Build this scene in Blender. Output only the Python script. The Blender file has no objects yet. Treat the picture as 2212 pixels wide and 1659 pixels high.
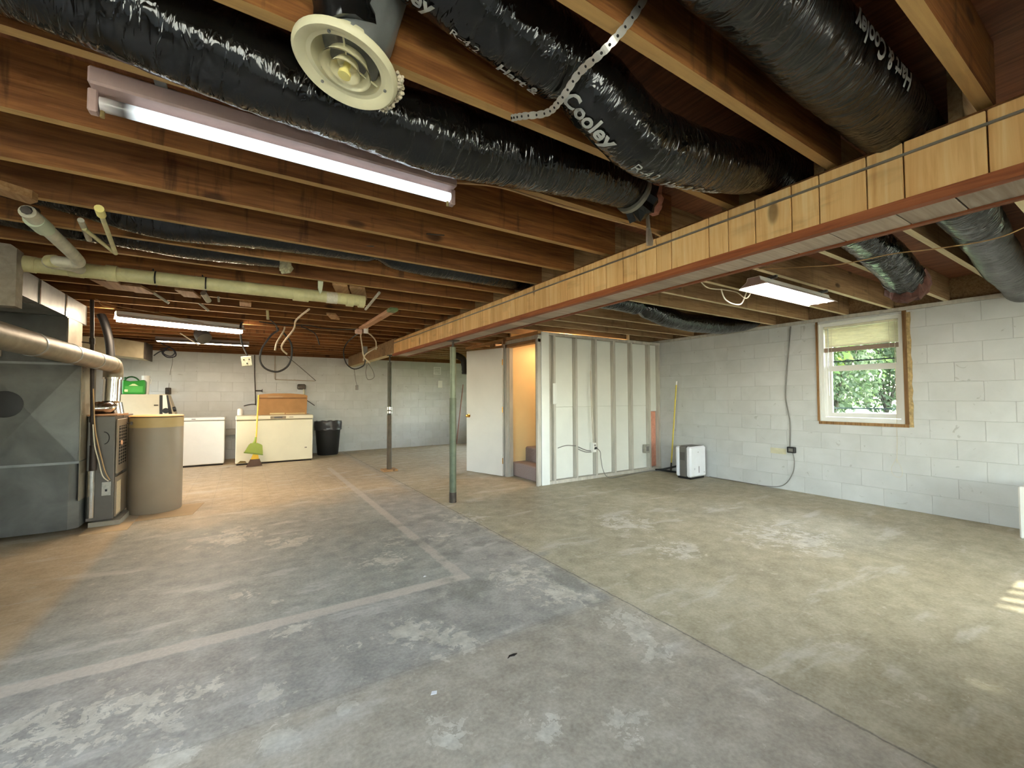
import bpy, bmesh, math, random
from math import sin, cos, pi, radians, atan2, sqrt
from mathutils import Vector, Matrix
random.seed(7)
SC = bpy.context.scene
COL = SC.collection

# ------------------------------------------------------------------ camera
YAW, PIT, ROL, FPX = radians(32.2525), radians(1.8474), radians(-0.2213), 917.6
fw = Vector((sin(YAW)*cos(PIT), cos(YAW)*cos(PIT), sin(PIT)))
rt0 = Vector((cos(YAW), -sin(YAW), 0)); up0 = rt0.cross(fw)
rt = rt0*cos(ROL)+up0*sin(ROL); up = up0*cos(ROL)-rt0*sin(ROL)
cd = bpy.data.cameras.new('camera'); cam = bpy.data.objects.new('camera', cd); COL.objects.link(cam)
cd.sensor_width = 36; cd.lens = FPX/2212*36; cd.clip_start = .02; cd.clip_end = 200
cam.matrix_world = Matrix(((rt.x, up.x, -fw.x, 0), (rt.y, up.y, -fw.y, 0), (rt.z, up.z, -fw.z, 1.24), (0, 0, 0, 1)))
SC.camera = cam

# ------------------------------------------------------------------ world, sun, exposure
W = bpy.data.worlds.new('world'); SC.world = W; W.use_nodes = True
wn = W.node_tree.nodes; wl = W.node_tree.links
sky = wn.new('ShaderNodeTexSky'); sky.sky_type = 'NISHITA'; sky.sun_disc = False
sky.sun_elevation = radians(49); sky.sun_rotation = radians(154); sky.air_density = 1.2; sky.dust_density = 1.5
hs = wn.new('ShaderNodeHueSaturation'); hs.inputs['Saturation'].default_value = .66
wl.new(sky.outputs[0], hs.inputs['Color']); wl.new(hs.outputs[0], wn['Background'].inputs[0]); wn['Background'].inputs[1].default_value = 2.9
sd = bpy.data.lights.new('sun', 'SUN'); sd.energy = 14; sd.angle = radians(.6); sd.color = (1, .95, .86)
sun = bpy.data.objects.new('sun', sd); COL.objects.link(sun)
sun.rotation_euler = Vector((-.5, 1.25, -1.4)).to_track_quat('-Z', 'Y').to_euler()
SC.view_settings.view_transform = 'Standard'; SC.view_settings.look = 'None'
SC.view_settings.exposure = 1.15; SC.view_settings.gamma = 1; SC.view_settings.use_curve_mapping = False
SC.cycles.max_bounces = 6; SC.cycles.diffuse_bounces = 4; SC.cycles.glossy_bounces = 2
SC.cycles.transmission_bounces = 3; SC.cycles.transparent_max_bounces = 5; SC.cycles.use_adaptive_sampling = True; SC.cycles.adaptive_threshold = .08; SC.cycles.adaptive_min_samples = 16; SC.cycles.sample_clamp_indirect = 6; SC.cycles.use_denoising = True
SC.cycles.use_light_tree = False; SC.cycles.caustics_reflective = False; SC.cycles.caustics_refractive = False

def portal(loc, rot, sx, sy):
    l = bpy.data.lights.new('daylight_portal', 'AREA'); l.shape = 'RECTANGLE'; l.size = sx; l.size_y = sy
    l.cycles.is_portal = True
    o = bpy.data.objects.new('daylight_portal', l); COL.objects.link(o); o.location = loc; o.rotation_euler = rot
# openings: doorway in the wall behind the camera, window in view, windows of the back room and laundry, added unseen windows
portal((2.8, -1.16, 1.65), (radians(90), 0, 0), 1.4, .8)
portal((4.6, -1.16, 1.07), (radians(90), 0, 0), 1.5, 2.12)
portal((6.24, 2.03, 1.5), (0, radians(90), 0), 1.1, .75)
portal((6.26, 8.75, 1.28), (0, radians(90), 0), 1.56, 2.7)
portal((-3.16, 9.0, 1.45), (0, radians(-90), 0), 1.1, 1.6)
portal((-.25, -1.16, 1.62), (radians(90), 0, 0), 2.3, .85)
portal((-3.16, .6, 1.48), (0, radians(-90), 0), 1.25, 2.8)

# ------------------------------------------------------------------ node helper
def lin(r, g=None, b=None):
    if g is None: r, g, b = r
    f = lambda c: (c/255/12.92 if c <= 10 else ((c/255+.055)/1.055)**2.4)
    return (f(r), f(g), f(b), 1)
class M:
    def __init__(s, name):
        s.m = bpy.data.materials.new(name); s.m.use_nodes = True
        s.t = s.m.node_tree; s.n = s.t.nodes; s.p = s.n['Principled BSDF']; s._o = None
    def L(s, a, b): s.t.links.new(a, b)
    def set(s, sock, v):
        i = s.p.inputs[sock] if isinstance(sock, str) else sock
        if isinstance(v, bpy.types.NodeSocket): s.L(v, i)
        elif v is not None: i.default_value = v
    def obj(s, rand=True):
        if s._o: return s._o
        c = s.n.new('ShaderNodeTexCoord').outputs['Object']
        if rand:
            r = s.n.new('ShaderNodeObjectInfo').outputs['Random']
            c = s.vm('ADD', c, s.comb(s.ma('MULTIPLY', r, 37.), s.ma('MULTIPLY', r, 91.), s.ma('MULTIPLY', r, 53.)))
        s._o = c; return c
    def uv(s): return s.n.new('ShaderNodeTexCoord').outputs['UV']
    def comb(s, x, y, z):
        n = s.n.new('ShaderNodeCombineXYZ')
        for i, v in enumerate((x, y, z)): s.set(n.inputs[i], v)
        return n.outputs[0]
    def sep(s, v):
        n = s.n.new('ShaderNodeSeparateXYZ'); s.L(v, n.inputs[0]); return n.outputs
    def vm(s, op, a, b):
        n = s.n.new('ShaderNodeVectorMath'); n.operation = op; s.set(n.inputs[0], a); s.set(n.inputs[1], b); return n.outputs[0]
    def ma(s, op, a, b=None, c=None, clamp=False):
        n = s.n.new('ShaderNodeMath'); n.operation = op; n.use_clamp = clamp
        for i, v in enumerate((a, b, c)): s.set(n.inputs[i], v)
        return n.outputs[0]
    def noise(s, v, scale=5, detail=4, dist=0, rough=.55, sc3=None):
        if sc3: v = s.vm('MULTIPLY', v, sc3)
        n = s.n.new('ShaderNodeTexNoise'); s.L(v, n.inputs['Vector'])
        n.inputs['Scale'].default_value = scale; n.inputs['Detail'].default_value = detail
        n.inputs['Distortion'].default_value = dist; n.inputs['Roughness'].default_value = rough
        return n.outputs[0]
    def ramp(s, f, stops):
        n = s.n.new('ShaderNodeValToRGB'); s.L(f, n.inputs[0]); e = n.color_ramp.elements
        while len(e) > 1: e.remove(e[-1])
        for i, (p, c) in enumerate(stops):
            x = e[0] if i == 0 else e.new(p)
            x.position = p; x.color = c if len(c) == 4 else (*c, 1)
        return n.outputs[0]
    def step(s, f, a, b):
        n = s.n.new('ShaderNodeMapRange'); n.interpolation_type = 'SMOOTHSTEP'; s.L(f, n.inputs[0])
        n.inputs[1].default_value = a; n.inputs[2].default_value = b; return n.outputs[0]
    def mix(s, f, a, b, mode='MIX'):
        n = s.n.new('ShaderNodeMix'); n.data_type = 'RGBA'; n.blend_type = mode
        s.set(n.inputs[0], f); s.set(n.inputs[6], a); s.set(n.inputs[7], b); return n.outputs[2]
    def bump(s, h, strength=.3, dist=.01):
        n = s.n.new('ShaderNodeBump'); n.inputs['Strength'].default_value = strength; n.inputs['Distance'].default_value = dist
        s.L(h, n.inputs['Height']); s.L(n.outputs[0], s.p.inputs['Normal'])
MATS = {}
def mat(name, c, rough=.6, metal=0, var=.12, scale=8, bump=0, bscale=60, spec=.5, emit=None, es=0, sc3=None, trans=0):
    """plain procedural surface: colour with noise variation and fine relief"""
    if name in MATS: return MATS[name]
    m = M(name); v = m.obj(); n = m.noise(v, scale, 5, .4, sc3=sc3)
    d = tuple(x*(1-var) for x in c[:3])+(1,); l = tuple(min(1, x*(1+var)) for x in c[:3])+(1,)
    m.set('Base Color', m.ramp(n, [(.3, d), (.7, l)])); m.set('Roughness', rough); m.set('Metallic', metal)
    m.set('Specular IOR Level', spec)
    if bump: m.bump(m.noise(v, bscale, 4), bump, .004)
    if emit: m.set('Emission Color', emit); m.set('Emission Strength', es)
    if trans: m.set('Transmission Weight', trans)
    MATS[name] = m.m; return m.m
def wood(name, base, dark, light, axis=0, rough=.65, stain=.5, knots=True, ring=10, under=None, tone=.62):
    if name in MATS: return MATS[name]
    m = M(name); v = m.obj()
    s3 = [1, 1, 1]; s3[axis] = .06
    warp = m.noise(v, 2.2, 2, .6, sc3=tuple(x*3 for x in s3))
    g = m.noise(v, ring*5, 4, .7, .6, sc3=tuple(s3))
    c = m.ramp(g, [(.25, dark), (.5, base), (.75, light)])
    c = m.mix(m.ma('MULTIPLY', m.step(warp, .45, .75), .45), c, dark)
    if stain:
        s4 = [.7, .7, .7]; s4[axis] = 5.5 if under else 2.6
        st = m.noise(v, 2.4, 4, .3, .62, sc3=tuple(s4))
        c = m.mix(m.ma('MULTIPLY', m.step(st, .56, .72), stain), c, tuple(x*.22 for x in dark[:3])+(1,))
    if knots:
        vo = m.n.new('ShaderNodeTexVoronoi'); k3 = [2.6, 2.6, 2.6]; k3[axis] = 1.1
        m.L(m.vm('MULTIPLY', v, tuple(k3)), vo.inputs['Vector']); vo.inputs['Scale'].default_value = 1.6
        k = m.step(vo.outputs['Distance'], .13, .06)
        c = m.mix(m.ma('MULTIPLY', k, .75), c, tuple(x*.3 for x in dark[:3])+(1,))
    rnd = m.n.new('ShaderNodeObjectInfo').outputs['Random']
    c = m.mix(1, c, m.ramp(rnd, [(0, (tone, tone*.98, tone*.95, 1)), (1, (1.0, 1.0, 1.0, 1))]), 'MULTIPLY')
    if under:                                  # planed lower edge, pale from an old ceiling; paleness also imitates lit edges
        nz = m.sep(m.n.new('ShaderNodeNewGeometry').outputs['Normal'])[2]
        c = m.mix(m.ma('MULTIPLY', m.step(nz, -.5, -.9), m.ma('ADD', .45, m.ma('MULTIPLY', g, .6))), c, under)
    m.set('Base Color', c); m.set('Roughness', rough); m.set('Specular IOR Level', .3); m.bump(g, .25, .003)
    MATS[name] = m.m; return m.m

# ------------------------------------------------------------------ mesh builder
class MB:
    def __init__(s): s.v = []; s.f = []; s.uv = {}
    def add(s, vs, fs, uvs=None):
        b = len(s.v); s.v += [tuple(v) for v in vs]; s.f += [tuple(b+i for i in f) for f in fs]
        if uvs:
            for i, t in enumerate(uvs): s.uv[b+i] = t
        return s
    def box(s, x0, y0, z0, x1, y1, z1, T=None):
        vs = [(x0, y0, z0), (x1, y0, z0), (x1, y1, z0), (x0, y1, z0), (x0, y0, z1), (x1, y0, z1), (x1, y1, z1), (x0, y1, z1)]
        if T: vs = [T @ Vector(v) for v in vs]
        return s.add(vs, [(0, 3, 2, 1), (4, 5, 6, 7), (0, 1, 5, 4), (1, 2, 6, 5), (2, 3, 7, 6), (3, 0, 4, 7)])
    def cham(s, x0, y0, z0, x1, y1, z1, b, T=None):
        """box with all edges chamfered by b"""
        vs = []; 
        for X, sx in ((x0, 1), (x1, -1)):
            for Y, sy in ((y0, 1), (y1, -1)):
                for Z, sz in ((z0, 1), (z1, -1)):
                    vs += [(X, Y+sy*b, Z+sz*b), (X+sx*b, Y, Z+sz*b), (X+sx*b, Y+sy*b, Z)]
        if T: vs = [T @ Vector(v) for v in vs]
        i = lambda a, c, d, k: (a*4+c*2+d)*3+k
        F = []
        for a in (0, 1):
            F.append([i(a, 0, 0, 0), i(a, 0, 1, 0), i(a, 1, 1, 0), i(a, 1, 0, 0)])
            F.append([i(0, a, 0, 1), i(0, a, 1, 1), i(1, a, 1, 1), i(1, a, 0, 1)])
            F.append([i(0, 0, a, 2), i(0, 1, a, 2), i(1, 1, a, 2), i(1, 0, a, 2)])
            for c in (0, 1):
                F.append([i(a, c, 0, 0), i(a, c, 1, 0), i(a, c, 1, 1), i(a, c, 0, 1)])
                F.append([i(a, 0, c, 0), i(a, 1, c, 0), i(a, 1, c, 2), i(a, 0, c, 2)])
                F.append([i(0, a, c, 1), i(1, a, c, 1), i(1, a, c, 2), i(0, a, c, 2)])
                for d in (0, 1): F.append([i(a, c, d, 0), i(a, c, d, 1), i(a, c, d, 2)])
        return s.add(vs, F)
    def rings(s, rings, close_a=True, close_b=True, uvs=None, loop=True):
        n = len(rings[0]); vs = [p for r in rings for p in r]; fs = []
        for i in range(len(rings)-1):
            for j in range(n if loop else n-1):
                k = (j+1) % n; fs.append((i*n+j, i*n+k, (i+1)*n+k, (i+1)*n+j))
        if close_a: fs.append(tuple(range(n))[::-1])
        if close_b: fs.append(tuple((len(rings)-1)*n+j for j in range(n)))
        return s.add(vs, fs, uvs)
    def tube(s, pts, r, n=10, caps=True, flat=None, mod=None):
        """swept tube; r number or list; mod(i,j)->radius factor"""
        P = [Vector(p) for p in pts]; R = r if isinstance(r, (list, tuple)) else [r]*len(P)
        rings = []; uvs = []; t0 = (P[1]-P[0]).normalized()
        a = t0.orthogonal().normalized()
        ref = Vector((0, 0, 1)) if abs(t0.z) < .9 else Vector((1, 0, 0))
        a = (ref - t0*ref.dot(t0)).normalized(); d = 0
        for i, p in enumerate(P):
            t = ((P[min(i+1, len(P)-1)]-p).normalized()+(p-P[max(i-1, 0)]).normalized())
            t = t.normalized() if t.length > 1e-6 else t0
            a = (a - t*a.dot(t)).normalized(); b = t.cross(a)
            if i: d += (p-P[i-1]).length
            ring = []
            for j in range(n+1):
                th = 2*pi*j/n; rr = R[i]*(mod(i, j % n) if mod else 1)
                ring.append(p+a*(cos(th)*rr*(flat or 1))+b*(sin(th)*rr)); uvs.append((d, j/n))
            rings.append(ring)
        s.rings(rings, False, False, uvs, loop=False)
        if caps:
            for ring, rev in ((rings[0], True), (rings[-1], False)):
                q = ring[:-1]; s.add(q, [tuple(range(n))[::-1] if rev else tuple(range(n))])
        return s
    def cyl(s, p0, p1, r0, r1=None, n=16, caps=True):
        return s.tube([p0, p1], [r0, r0 if r1 is None else r1], n, caps)
    def lathe(s, prof, n=32, T=None, ca=False, cb=False):
        rings = []
        for r, z in prof:
            q = [Vector((r*cos(2*pi*j/n), r*sin(2*pi*j/n), z)) for j in range(n)]
            rings.append([T @ v for v in q] if T else q)
        return s.rings(rings, ca, cb)
    def prism(s, poly, z0, z1, T=None):
        n = len(poly); a = [Vector((x, y, z0)) for x, y in poly]; b = [Vector((x, y, z1)) for x, y in poly]
        if T: a = [T @ v for v in a]; b = [T @ v for v in b]
        return s.rings([a, b])
    def build(s, name, m, parent=None, smooth=False, local=False, bevel=0):
        me = bpy.data.meshes.new(name)
        off = Vector((0, 0, 0))
        if parent is not None and not local:
            off = wloc(parent)
        me.from_pydata([tuple(Vector(v)-off) for v in s.v], [], s.f)
        if s.uv:
            u = me.uv_layers.new(name='UVMap')
            for lp in me.loops: u.data[lp.index].uv = s.uv.get(lp.vertex_index, (0, 0))
        bm = bmesh.new(); bm.from_mesh(me)
        if s.uv and smooth: bmesh.ops.remove_doubles(bm, verts=bm.verts, dist=1e-5)
        bmesh.ops.recalc_face_normals(bm, faces=bm.faces); bm.to_mesh(me); bm.free()
        if smooth:
            for p in me.polygons: p.use_smooth = True
            if hasattr(me, 'set_sharp_from_angle'): me.set_sharp_from_angle(angle=radians(50))
        if m: me.materials.append(m)
        o = bpy.data.objects.new(name, me); COL.objects.link(o)
        if parent is not None: o.parent = parent
        if bevel:
            b = o.modifiers.new('bevel', 'BEVEL'); b.width = bevel; b.segments = 2; b.limit_method = 'ANGLE'
        return o
def wloc(o):
    v = Vector(o.location)
    while o.parent: o = o.parent; v += Vector(o.location)
    return v
def tag(o, label, cat, group=None):
    o['label'] = label; o['category'] = cat
    if group: o['group'] = group
    return o
def thing(name, label, cat, loc=(0, 0, 0), group=None, rz=0):
    o = bpy.data.objects.new(name, None); COL.objects.link(o); o.location = loc; o.rotation_euler = (0, 0, rz)
    o.empty_display_size = .1
    return tag(o, label, cat, group)
def struct(o): o['kind'] = 'structure'; return o
def inst(src, name, loc, parent=None):
    o = bpy.data.objects.new(name, src.data if hasattr(src, 'data') else src); COL.objects.link(o); o.location = loc
    if parent is not None: o.parent = parent
    return o
def smoothpath(pts, per=8):
    """Catmull-Rom through points"""
    P = [Vector(p) for p in pts]; out = []
    for i in range(len(P)-1):
        p0 = P[max(i-1, 0)]; p1 = P[i]; p2 = P[i+1]; p3 = P[min(i+2, len(P)-1)]
        for k in range(per):
            t = k/per
            out.append(.5*((2*p1)+(p2-p0)*t+(2*p0-5*p1+4*p2-p3)*t*t+(-p0+3*p1-3*p2+p3)*t**3))
    out.append(P[-1]); return out
def rect_minus(r, h):
    """rectangle (a0,b0,a1,b1) minus hole -> rectangles"""
    a0, b0, a1, b1 = r; c0, d0, c1, d1 = h
    if c0 >= a1 or c1 <= a0 or d0 >= b1 or d1 <= b0: return [r]
    out = []
    if b0 < d0: out.append((a0, b0, a1, d0))
    if b1 > d1: out.append((a0, d1, a1, b1))
    lo, hi = max(b0, d0), min(b1, d1)
    if a0 < c0: out.append((a0, lo, c0, hi))
    if a1 > c1: out.append((c1, lo, a1, hi))
    return out
def rects(r, holes):
    L = [r]
    for h in holes: L = [q for x in L for q in rect_minus(x, h)]
    return L

# ------------------------------------------------------------------ materials
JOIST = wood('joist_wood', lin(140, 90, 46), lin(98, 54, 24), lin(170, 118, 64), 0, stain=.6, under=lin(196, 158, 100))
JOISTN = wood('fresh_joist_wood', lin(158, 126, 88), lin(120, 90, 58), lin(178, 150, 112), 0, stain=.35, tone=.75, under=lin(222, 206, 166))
WOODY = wood('board_wood', lin(188, 146, 100), lin(150, 108, 68), lin(206, 170, 128), 1, stain=.2)
WOODZ = wood('upright_wood', lin(190, 150, 110), lin(150, 112, 78), lin(208, 175, 138), 2, stain=.2)
PLANK = wood('pine_paneling', lin(240, 194, 130), lin(216, 162, 98), lin(248, 214, 156), 2, stain=.25, ring=7, tone=.84)
TRIM = wood('redwood_trim', lin(156, 88, 50), lin(120, 62, 34), lin(178, 108, 66), 1, stain=.1, knots=False)
SOFFIT = wood('whitewashed_board', lin(196, 176, 156), lin(170, 148, 128), lin(212, 196, 178), 0, stain=.1, knots=False)
SUBFL = wood('plywood_deck', lin(136, 84, 56), lin(98, 58, 36), lin(162, 106, 72), 1, stain=.3)
RAWW = wood('raw_window_wood', lin(150, 112, 70), lin(110, 78, 46), lin(176, 140, 96), 2, stain=.4)
def m_block():
    m = M('painted_block'); v = m.obj(); n = m.noise(v, 2.5, 5, .5); f = m.noise(v, 40, 4)
    c = m.ramp(n, [(.3, lin(190, 190, 187)), (.7, lin(204, 204, 202))])
    sp = m.step(m.noise(v, 9, 3, 1.5), .67, .73); c = m.mix(m.ma('MULTIPLY', sp, .5), c, lin(150, 148, 140))
    m.set('Base Color', c); m.set('Roughness', .55); m.bump(f, .35, .004); return m.m
BLOCK = m_block()
MORTAR = mat('painted_mortar', lin(184, 183, 179), .7, var=.05, bump=.3, bscale=50)
WHITEP = mat('white_wall_paint', lin(222, 222, 216), .6, var=.04, scale=3, bump=.15, bscale=80)
PANELW = mat('white_insulation_panel', lin(222, 222, 214), .55, var=.04, scale=2.5, bump=.1)
STUDP = mat('whitewashed_stud', lin(186, 180, 168), .7, var=.16, scale=7, bump=.25, sc3=(3, 3, .4))
CREAM = mat('cream_stair_paint', lin(236, 206, 150), .6, var=.05, scale=2)
DOORW = mat('off_white_door_paint', lin(214, 210, 202), .5, var=.05, scale=2.2)
BRASS = mat('brass', lin(200, 150, 70), .25, 1, .05)
def m_floor():
    m = M('worn_concrete'); m._o = m.n.new('ShaderNodeTexCoord').outputs['Object']; v = m._o
    X, Y, Z = m.sep(v)
    wob = m.noise(v, 1.3, 2); wob2 = m.noise(v, 14, 3)
    x = m.ma('ADD', X, m.ma('MULTIPLY', m.ma('SUBTRACT', wob2, .5), .035))
    y = m.ma('ADD', Y, m.ma('MULTIPLY', m.ma('SUBTRACT', wob2, .5), .035))
    big = m.noise(v, .9, 3); fine = m.noise(v, 60, 3)
    beige = m.ramp(big, [(.3, lin(162, 150, 132)), (.7, lin(182, 171, 152))])
    olive = m.ramp(big, [(.3, lin(148, 138, 106)), (.55, lin(172, 160, 124)), (.75, lin(190, 180, 150))])
    blue = m.ramp(big, [(.3, lin(144, 141, 136)), (.7, lin(166, 162, 154))])
    green = m.ramp(big, [(.3, lin(140, 142, 134)), (.7, lin(158, 158, 148))])
    tan = m.ramp(big, [(.3, lin(186, 156, 112)), (.7, lin(208, 180, 136))])
    def gt(a, b, w=.03): return m.step(a, b-w, b+w)
    def lt(a, b, w=.03): return m.step(a, b+w, b-w)
    def AND(*q):
        r = q[0]
        for k in q[1:]: r = m.ma('MULTIPLY', r, k)
        return r
    c = beige
    c = m.mix(AND(lt(x, 1.95), gt(y, 1.92, .05)), c, blue)                           # painted slab
    c = m.mix(AND(lt(x, 1.28), gt(x, -.95), gt(y, 2.74)), c, green)                   # old room floor paint
    c = m.mix(AND(lt(x, -.95, .06), gt(y, 2.4, .5)), c, tan)
    far = m.ma('ADD', Y, m.ma('MULTIPLY', m.ma('SUBTRACT', wob, .5), 1.6))
    c = m.mix(AND(lt(X, 1.9, .1), m.step(far, 4.9, 6.2)), c, tan)
    c = m.mix(gt(x, 1.97), c, olive)
    c = m.mix(m.ma('MULTIPLY', AND(gt(X, 1.9, .2), m.step(far, 5, 6.4)), .6), c, tan)
    # vinyl tile imprint in the laundry
    br = m.n.new('ShaderNodeTexBrick'); br.offset = 0; br.inputs['Scale'].default_value = 1; br.inputs['Brick Width'].default_value = .3
    br.inputs['Row Height'].default_value = .3; br.inputs['Mortar Size'].default_value = .006; m.L(v, br.inputs['Vector'])
    c = m.mix(m.ma('MULTIPLY', AND(br.outputs['Fac'], lt(X, 1.25), gt(Y, 5.6, .4)), .2), c, lin(110, 88, 60))
    # flaked paint and worn spots, gathered where the coating has failed
    spots = [(-.66,2.31,.30),(-.47,2.26,.30),(-.29,2.22,.22),(-.11,2.26,.14),(.12,2.08,.12),(.37,1.83,.07),(.03,3.21,.12),(.19,3.01,.06),(.23,2.60,.16),(.80,2.22,.24),(.92,2.05,.22),(.51,2.29,.12),
             (1.65,2.52,.34),(1.69,2.17,.26),(1.80,1.95,.16),(1.83,1.72,.2),(1.74,1.46,.22),(1.92,4.0,.34),(1.53,3.57,.24),(2.98,2.28,.34),(3.19,2.99,.45),(1.11,3.69,.24),(.98,1.32,.12),(.66,1.5,.16),(.12,1.82,.14),
             (4.08,1.92,.6),(-.08,4.61,.4),(.93,3.31,.28),(.35,4.2,.3),(-.75,1.95,.25),(-.2,1.9,.15),(1.25,1.15,.14)]
    blob = None
    for (bx_, by_, br_) in spots:
        dn = m.n.new('ShaderNodeVectorMath'); dn.operation = 'DISTANCE'; m.L(v, dn.inputs[0]); dn.inputs[1].default_value = (bx_, by_, 0)
        q = m.step(dn.outputs['Value'], br_*1.15, br_*.1); blob = q if blob is None else m.ma('MAXIMUM', blob, q)
    cn = m.noise(v, 6.5, 7, .55, .66); cn2 = m.noise(v, 16, 5, .4, .66)
    chip = m.step(m.ma('ADD', cn, m.ma('MULTIPLY', blob, .15)), .64, .655)
    chip2 = m.step(m.ma('ADD', cn2, m.ma('MULTIPLY', blob, .13)), .645, .665)
    ch = m.ma('MULTIPLY', m.ma('MAXIMUM', chip, chip2), m.ma('ADD', .45, m.ma('MULTIPLY', blob, .5)))
    c = m.mix(ch, c, m.ramp(wob2, [(.35, lin(204, 196, 178)), (.7, lin(228, 222, 206))]))
    mid = m.noise(v, 7, 6, 0, .68); c = m.mix(.30, c, m.ramp(mid, [(.36, lin(96, 89, 76)), (.5, lin(166, 156, 138)), (.66, lin(217, 208, 190))]))
    st = m.noise(v, 3.2, 4, .3, .6, sc3=(.45, 1.4, 1)); c = m.mix(m.ma('MULTIPLY', m.step(st, .56, .68), .45), c, lin(216, 211, 200))
    # pale footprints of removed partition walls
    lineA = AND(gt(y, 2.665, .012), lt(y, 2.765, .012), lt(x, 1.34, .01))
    lineB = AND(gt(x, 1.26, .012), lt(x, 1.34, .012), gt(y, 2.68, .01), lt(y, 8.2))
    ln = m.ma('MAXIMUM', lineA, m.ma('MULTIPLY', lineB, .75))
    c = m.mix(m.ma('MULTIPLY', ln, m.ma('ADD', .6, m.ma('MULTIPLY', wob2, .5))), c, lin(204, 192, 176))
    # dark worn area round the slab joint
    dk = AND(m.step(m.noise(v, 3, 4), .5, .62), gt(X, .9, .4), lt(X, 2.1, .15), gt(Y, 1.9, .3), lt(Y, 4.2, .5))
    c = m.mix(m.ma('MULTIPLY', dk, .6), c, lin(98, 97, 88))
    # saw-cut joints
    jx = m.ma('ABSOLUTE', m.ma('SUBTRACT', X, m.ma('ADD', 1.972, m.ma('MULTIPLY', m.ma('SUBTRACT', wob2, .5), .03))))
    jn = m.step(jx, .008, .002)
    jy = m.ma('ABSOLUTE', m.ma('SUBTRACT', Y, 1.93)); jn2 = AND(m.step(jy, .006, .002), lt(X, 1.97, .01))
    c = m.mix(m.ma('MULTIPLY', m.ma('MAXIMUM', jn, m.ma('MULTIPLY', jn2, .25)), .7), c, lin(70, 66, 56))
    c = m.mix(.18, c, m.ramp(fine, [(.3, lin(90, 88, 82)), (.7, lin(210, 206, 196))]))
    m.set('Base Color', c); m.set('Roughness', m.ma('ADD', .42, m.ma('MULTIPLY', big, .25))); m.set('Specular IOR Level', .45)
    h = m.ma('SUBTRACT', m.ma('ADD', m.ma('MULTIPLY', fine, .25), m.ma('MULTIPLY', mid, .4)), jn)
    m.bump(h, .25, .006); return m.m
FLOOR = m_floor()
def m_duct(name, c0, rough):
    m = M(name); u = m.uv()
    w = m.noise(u, 1, 2, 1.6, .5, sc3=(30, 6, 1)); w2 = m.noise(u, 1, 1, .6, .5, sc3=(6, 4, 1)); d = m.noise(u, 1, 4, .3, sc3=(5, 9, 1))
    c = m.ramp(d, [(.35, c0), (.75, tuple(x*1.8+.003 for x in c0[:3]))])
    m.set('Base Color', c); m.set('Roughness', m.ma('ADD', rough, m.ma('MULTIPLY', d, .08))); m.set('Specular IOR Level', .55)
    m.bump(m.ma('ADD', w, m.ma('MULTIPLY', w2, 1.6)), .62, .016); return m.m
DUCT = m_duct('black_plastic_duct_jacket', lin(12, 11, 10), .06)
DUCTG = m_duct('grey_plastic_duct_jacket', lin(22, 21, 20), .2)
PRINT = mat('duct_print', lin(170, 170, 165), .5)
GALV = mat('galvanised_metal', lin(140, 142, 140), .42, .5, .25, 5, .2, 30)
GALVD = mat('dull_sheet_metal', lin(98, 98, 94), .5, .5, .3, 3.5, .2, 20)
SHINY = mat('shiny_flue_metal', lin(200, 200, 196), .18, 1, .1, 10, .25, 25)
FLUEM = mat('aged_flue_metal', lin(136, 126, 108), .48, .55, .22, 8, .2, 30)
DBOARD = mat('duct_board_insulation', lin(150, 140, 126), .9, 0, .2, 20, .6, 40)
ENAMEL = mat('white_enamel', lin(232, 230, 224), .3, 0, .02)
ENAMELY = mat('yellowed_enamel', lin(232, 224, 196), .35, 0, .04, 3)
DIFF = mat('ivory_painted_metal', lin(224, 216, 180), .45, 0, .05, 12)
KNOBY = mat('yellowed_plastic_knob', lin(236, 222, 140), .5)
PVC = mat('yellowed_pvc', lin(206, 198, 148), .42, 0, .14, 14)
PVCW = mat('dusty_pvc', lin(196, 190, 168), .5, 0, .2, 18)
BLACK = mat('black_rubber', lin(26, 25, 25), .5, 0, .2)
DARKI = mat('black_iron_pipe', lin(52, 42, 36), .5, .5, .3, 20)
CABW = mat('white_cable_jacket', lin(206, 194, 168), .5, 0, .1)
CABT = mat('tan_cable_jacket', lin(178, 140, 92), .55, 0, .1)
CABG = mat('grey_cable_jacket', lin(122, 118, 112), .55, 0, .1)
GREENP = mat('green_post_paint', lin(84, 90, 70), .45, .2, .18, 12, .2)
STEELB = mat('dark_bare_steel', lin(70, 62, 54), .5, .6, .3, 15)
PINK = mat('pink_fibreglass', lin(214, 150, 126), .95, 0, .12, 20, .8, 35)
BROWNF = mat('brown_fibreglass', lin(74, 42, 32), .95, 0, .3, 22, 1, 40)
CARPET = mat('grey_mauve_carpet', lin(140, 124, 120), .98, 0, .2, 90, .8, 220)
CARD = mat('cardboard', lin(166, 122, 74), .7, 0, .1, 6)
TAPE = mat('glossy_packing_tape', lin(210, 190, 140), .12, 0, .05)
STRAP = mat('perforated_strap_metal', lin(196, 190, 180), .35, .6, .1, 20)
FOIL = mat('foil_tape', lin(190, 186, 176), .3, .8, .15, 30)
HOLE = mat('dark_hole', lin(30, 24, 20), .8)
def emis(name, col, s, dark=None):
    m = M(name); m.set('Base Color', (.8, .8, .8, 1)); m.set('Roughness', .3)
    m.set('Emission Color', col)
    if dark:                                   # blackened cathode end of an old tube
        x = m.sep(m.n.new('ShaderNodeTexCoord').outputs['UV'])[0]
        m.set('Emission Strength', m.ma('MULTIPLY', m.step(x, dark[0], dark[1]), s))
        m.set('Base Color', m.ramp(x, [(0, (.6, .55, .55, 1)), (min(.99, dark[0]), (.09, .08, .08, 1)), (min(1, dark[1]+.02), (.8, .8, .8, 1))]))
    else: m.set('Emission Strength', s)
    return m.m
GLASS = None
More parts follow.
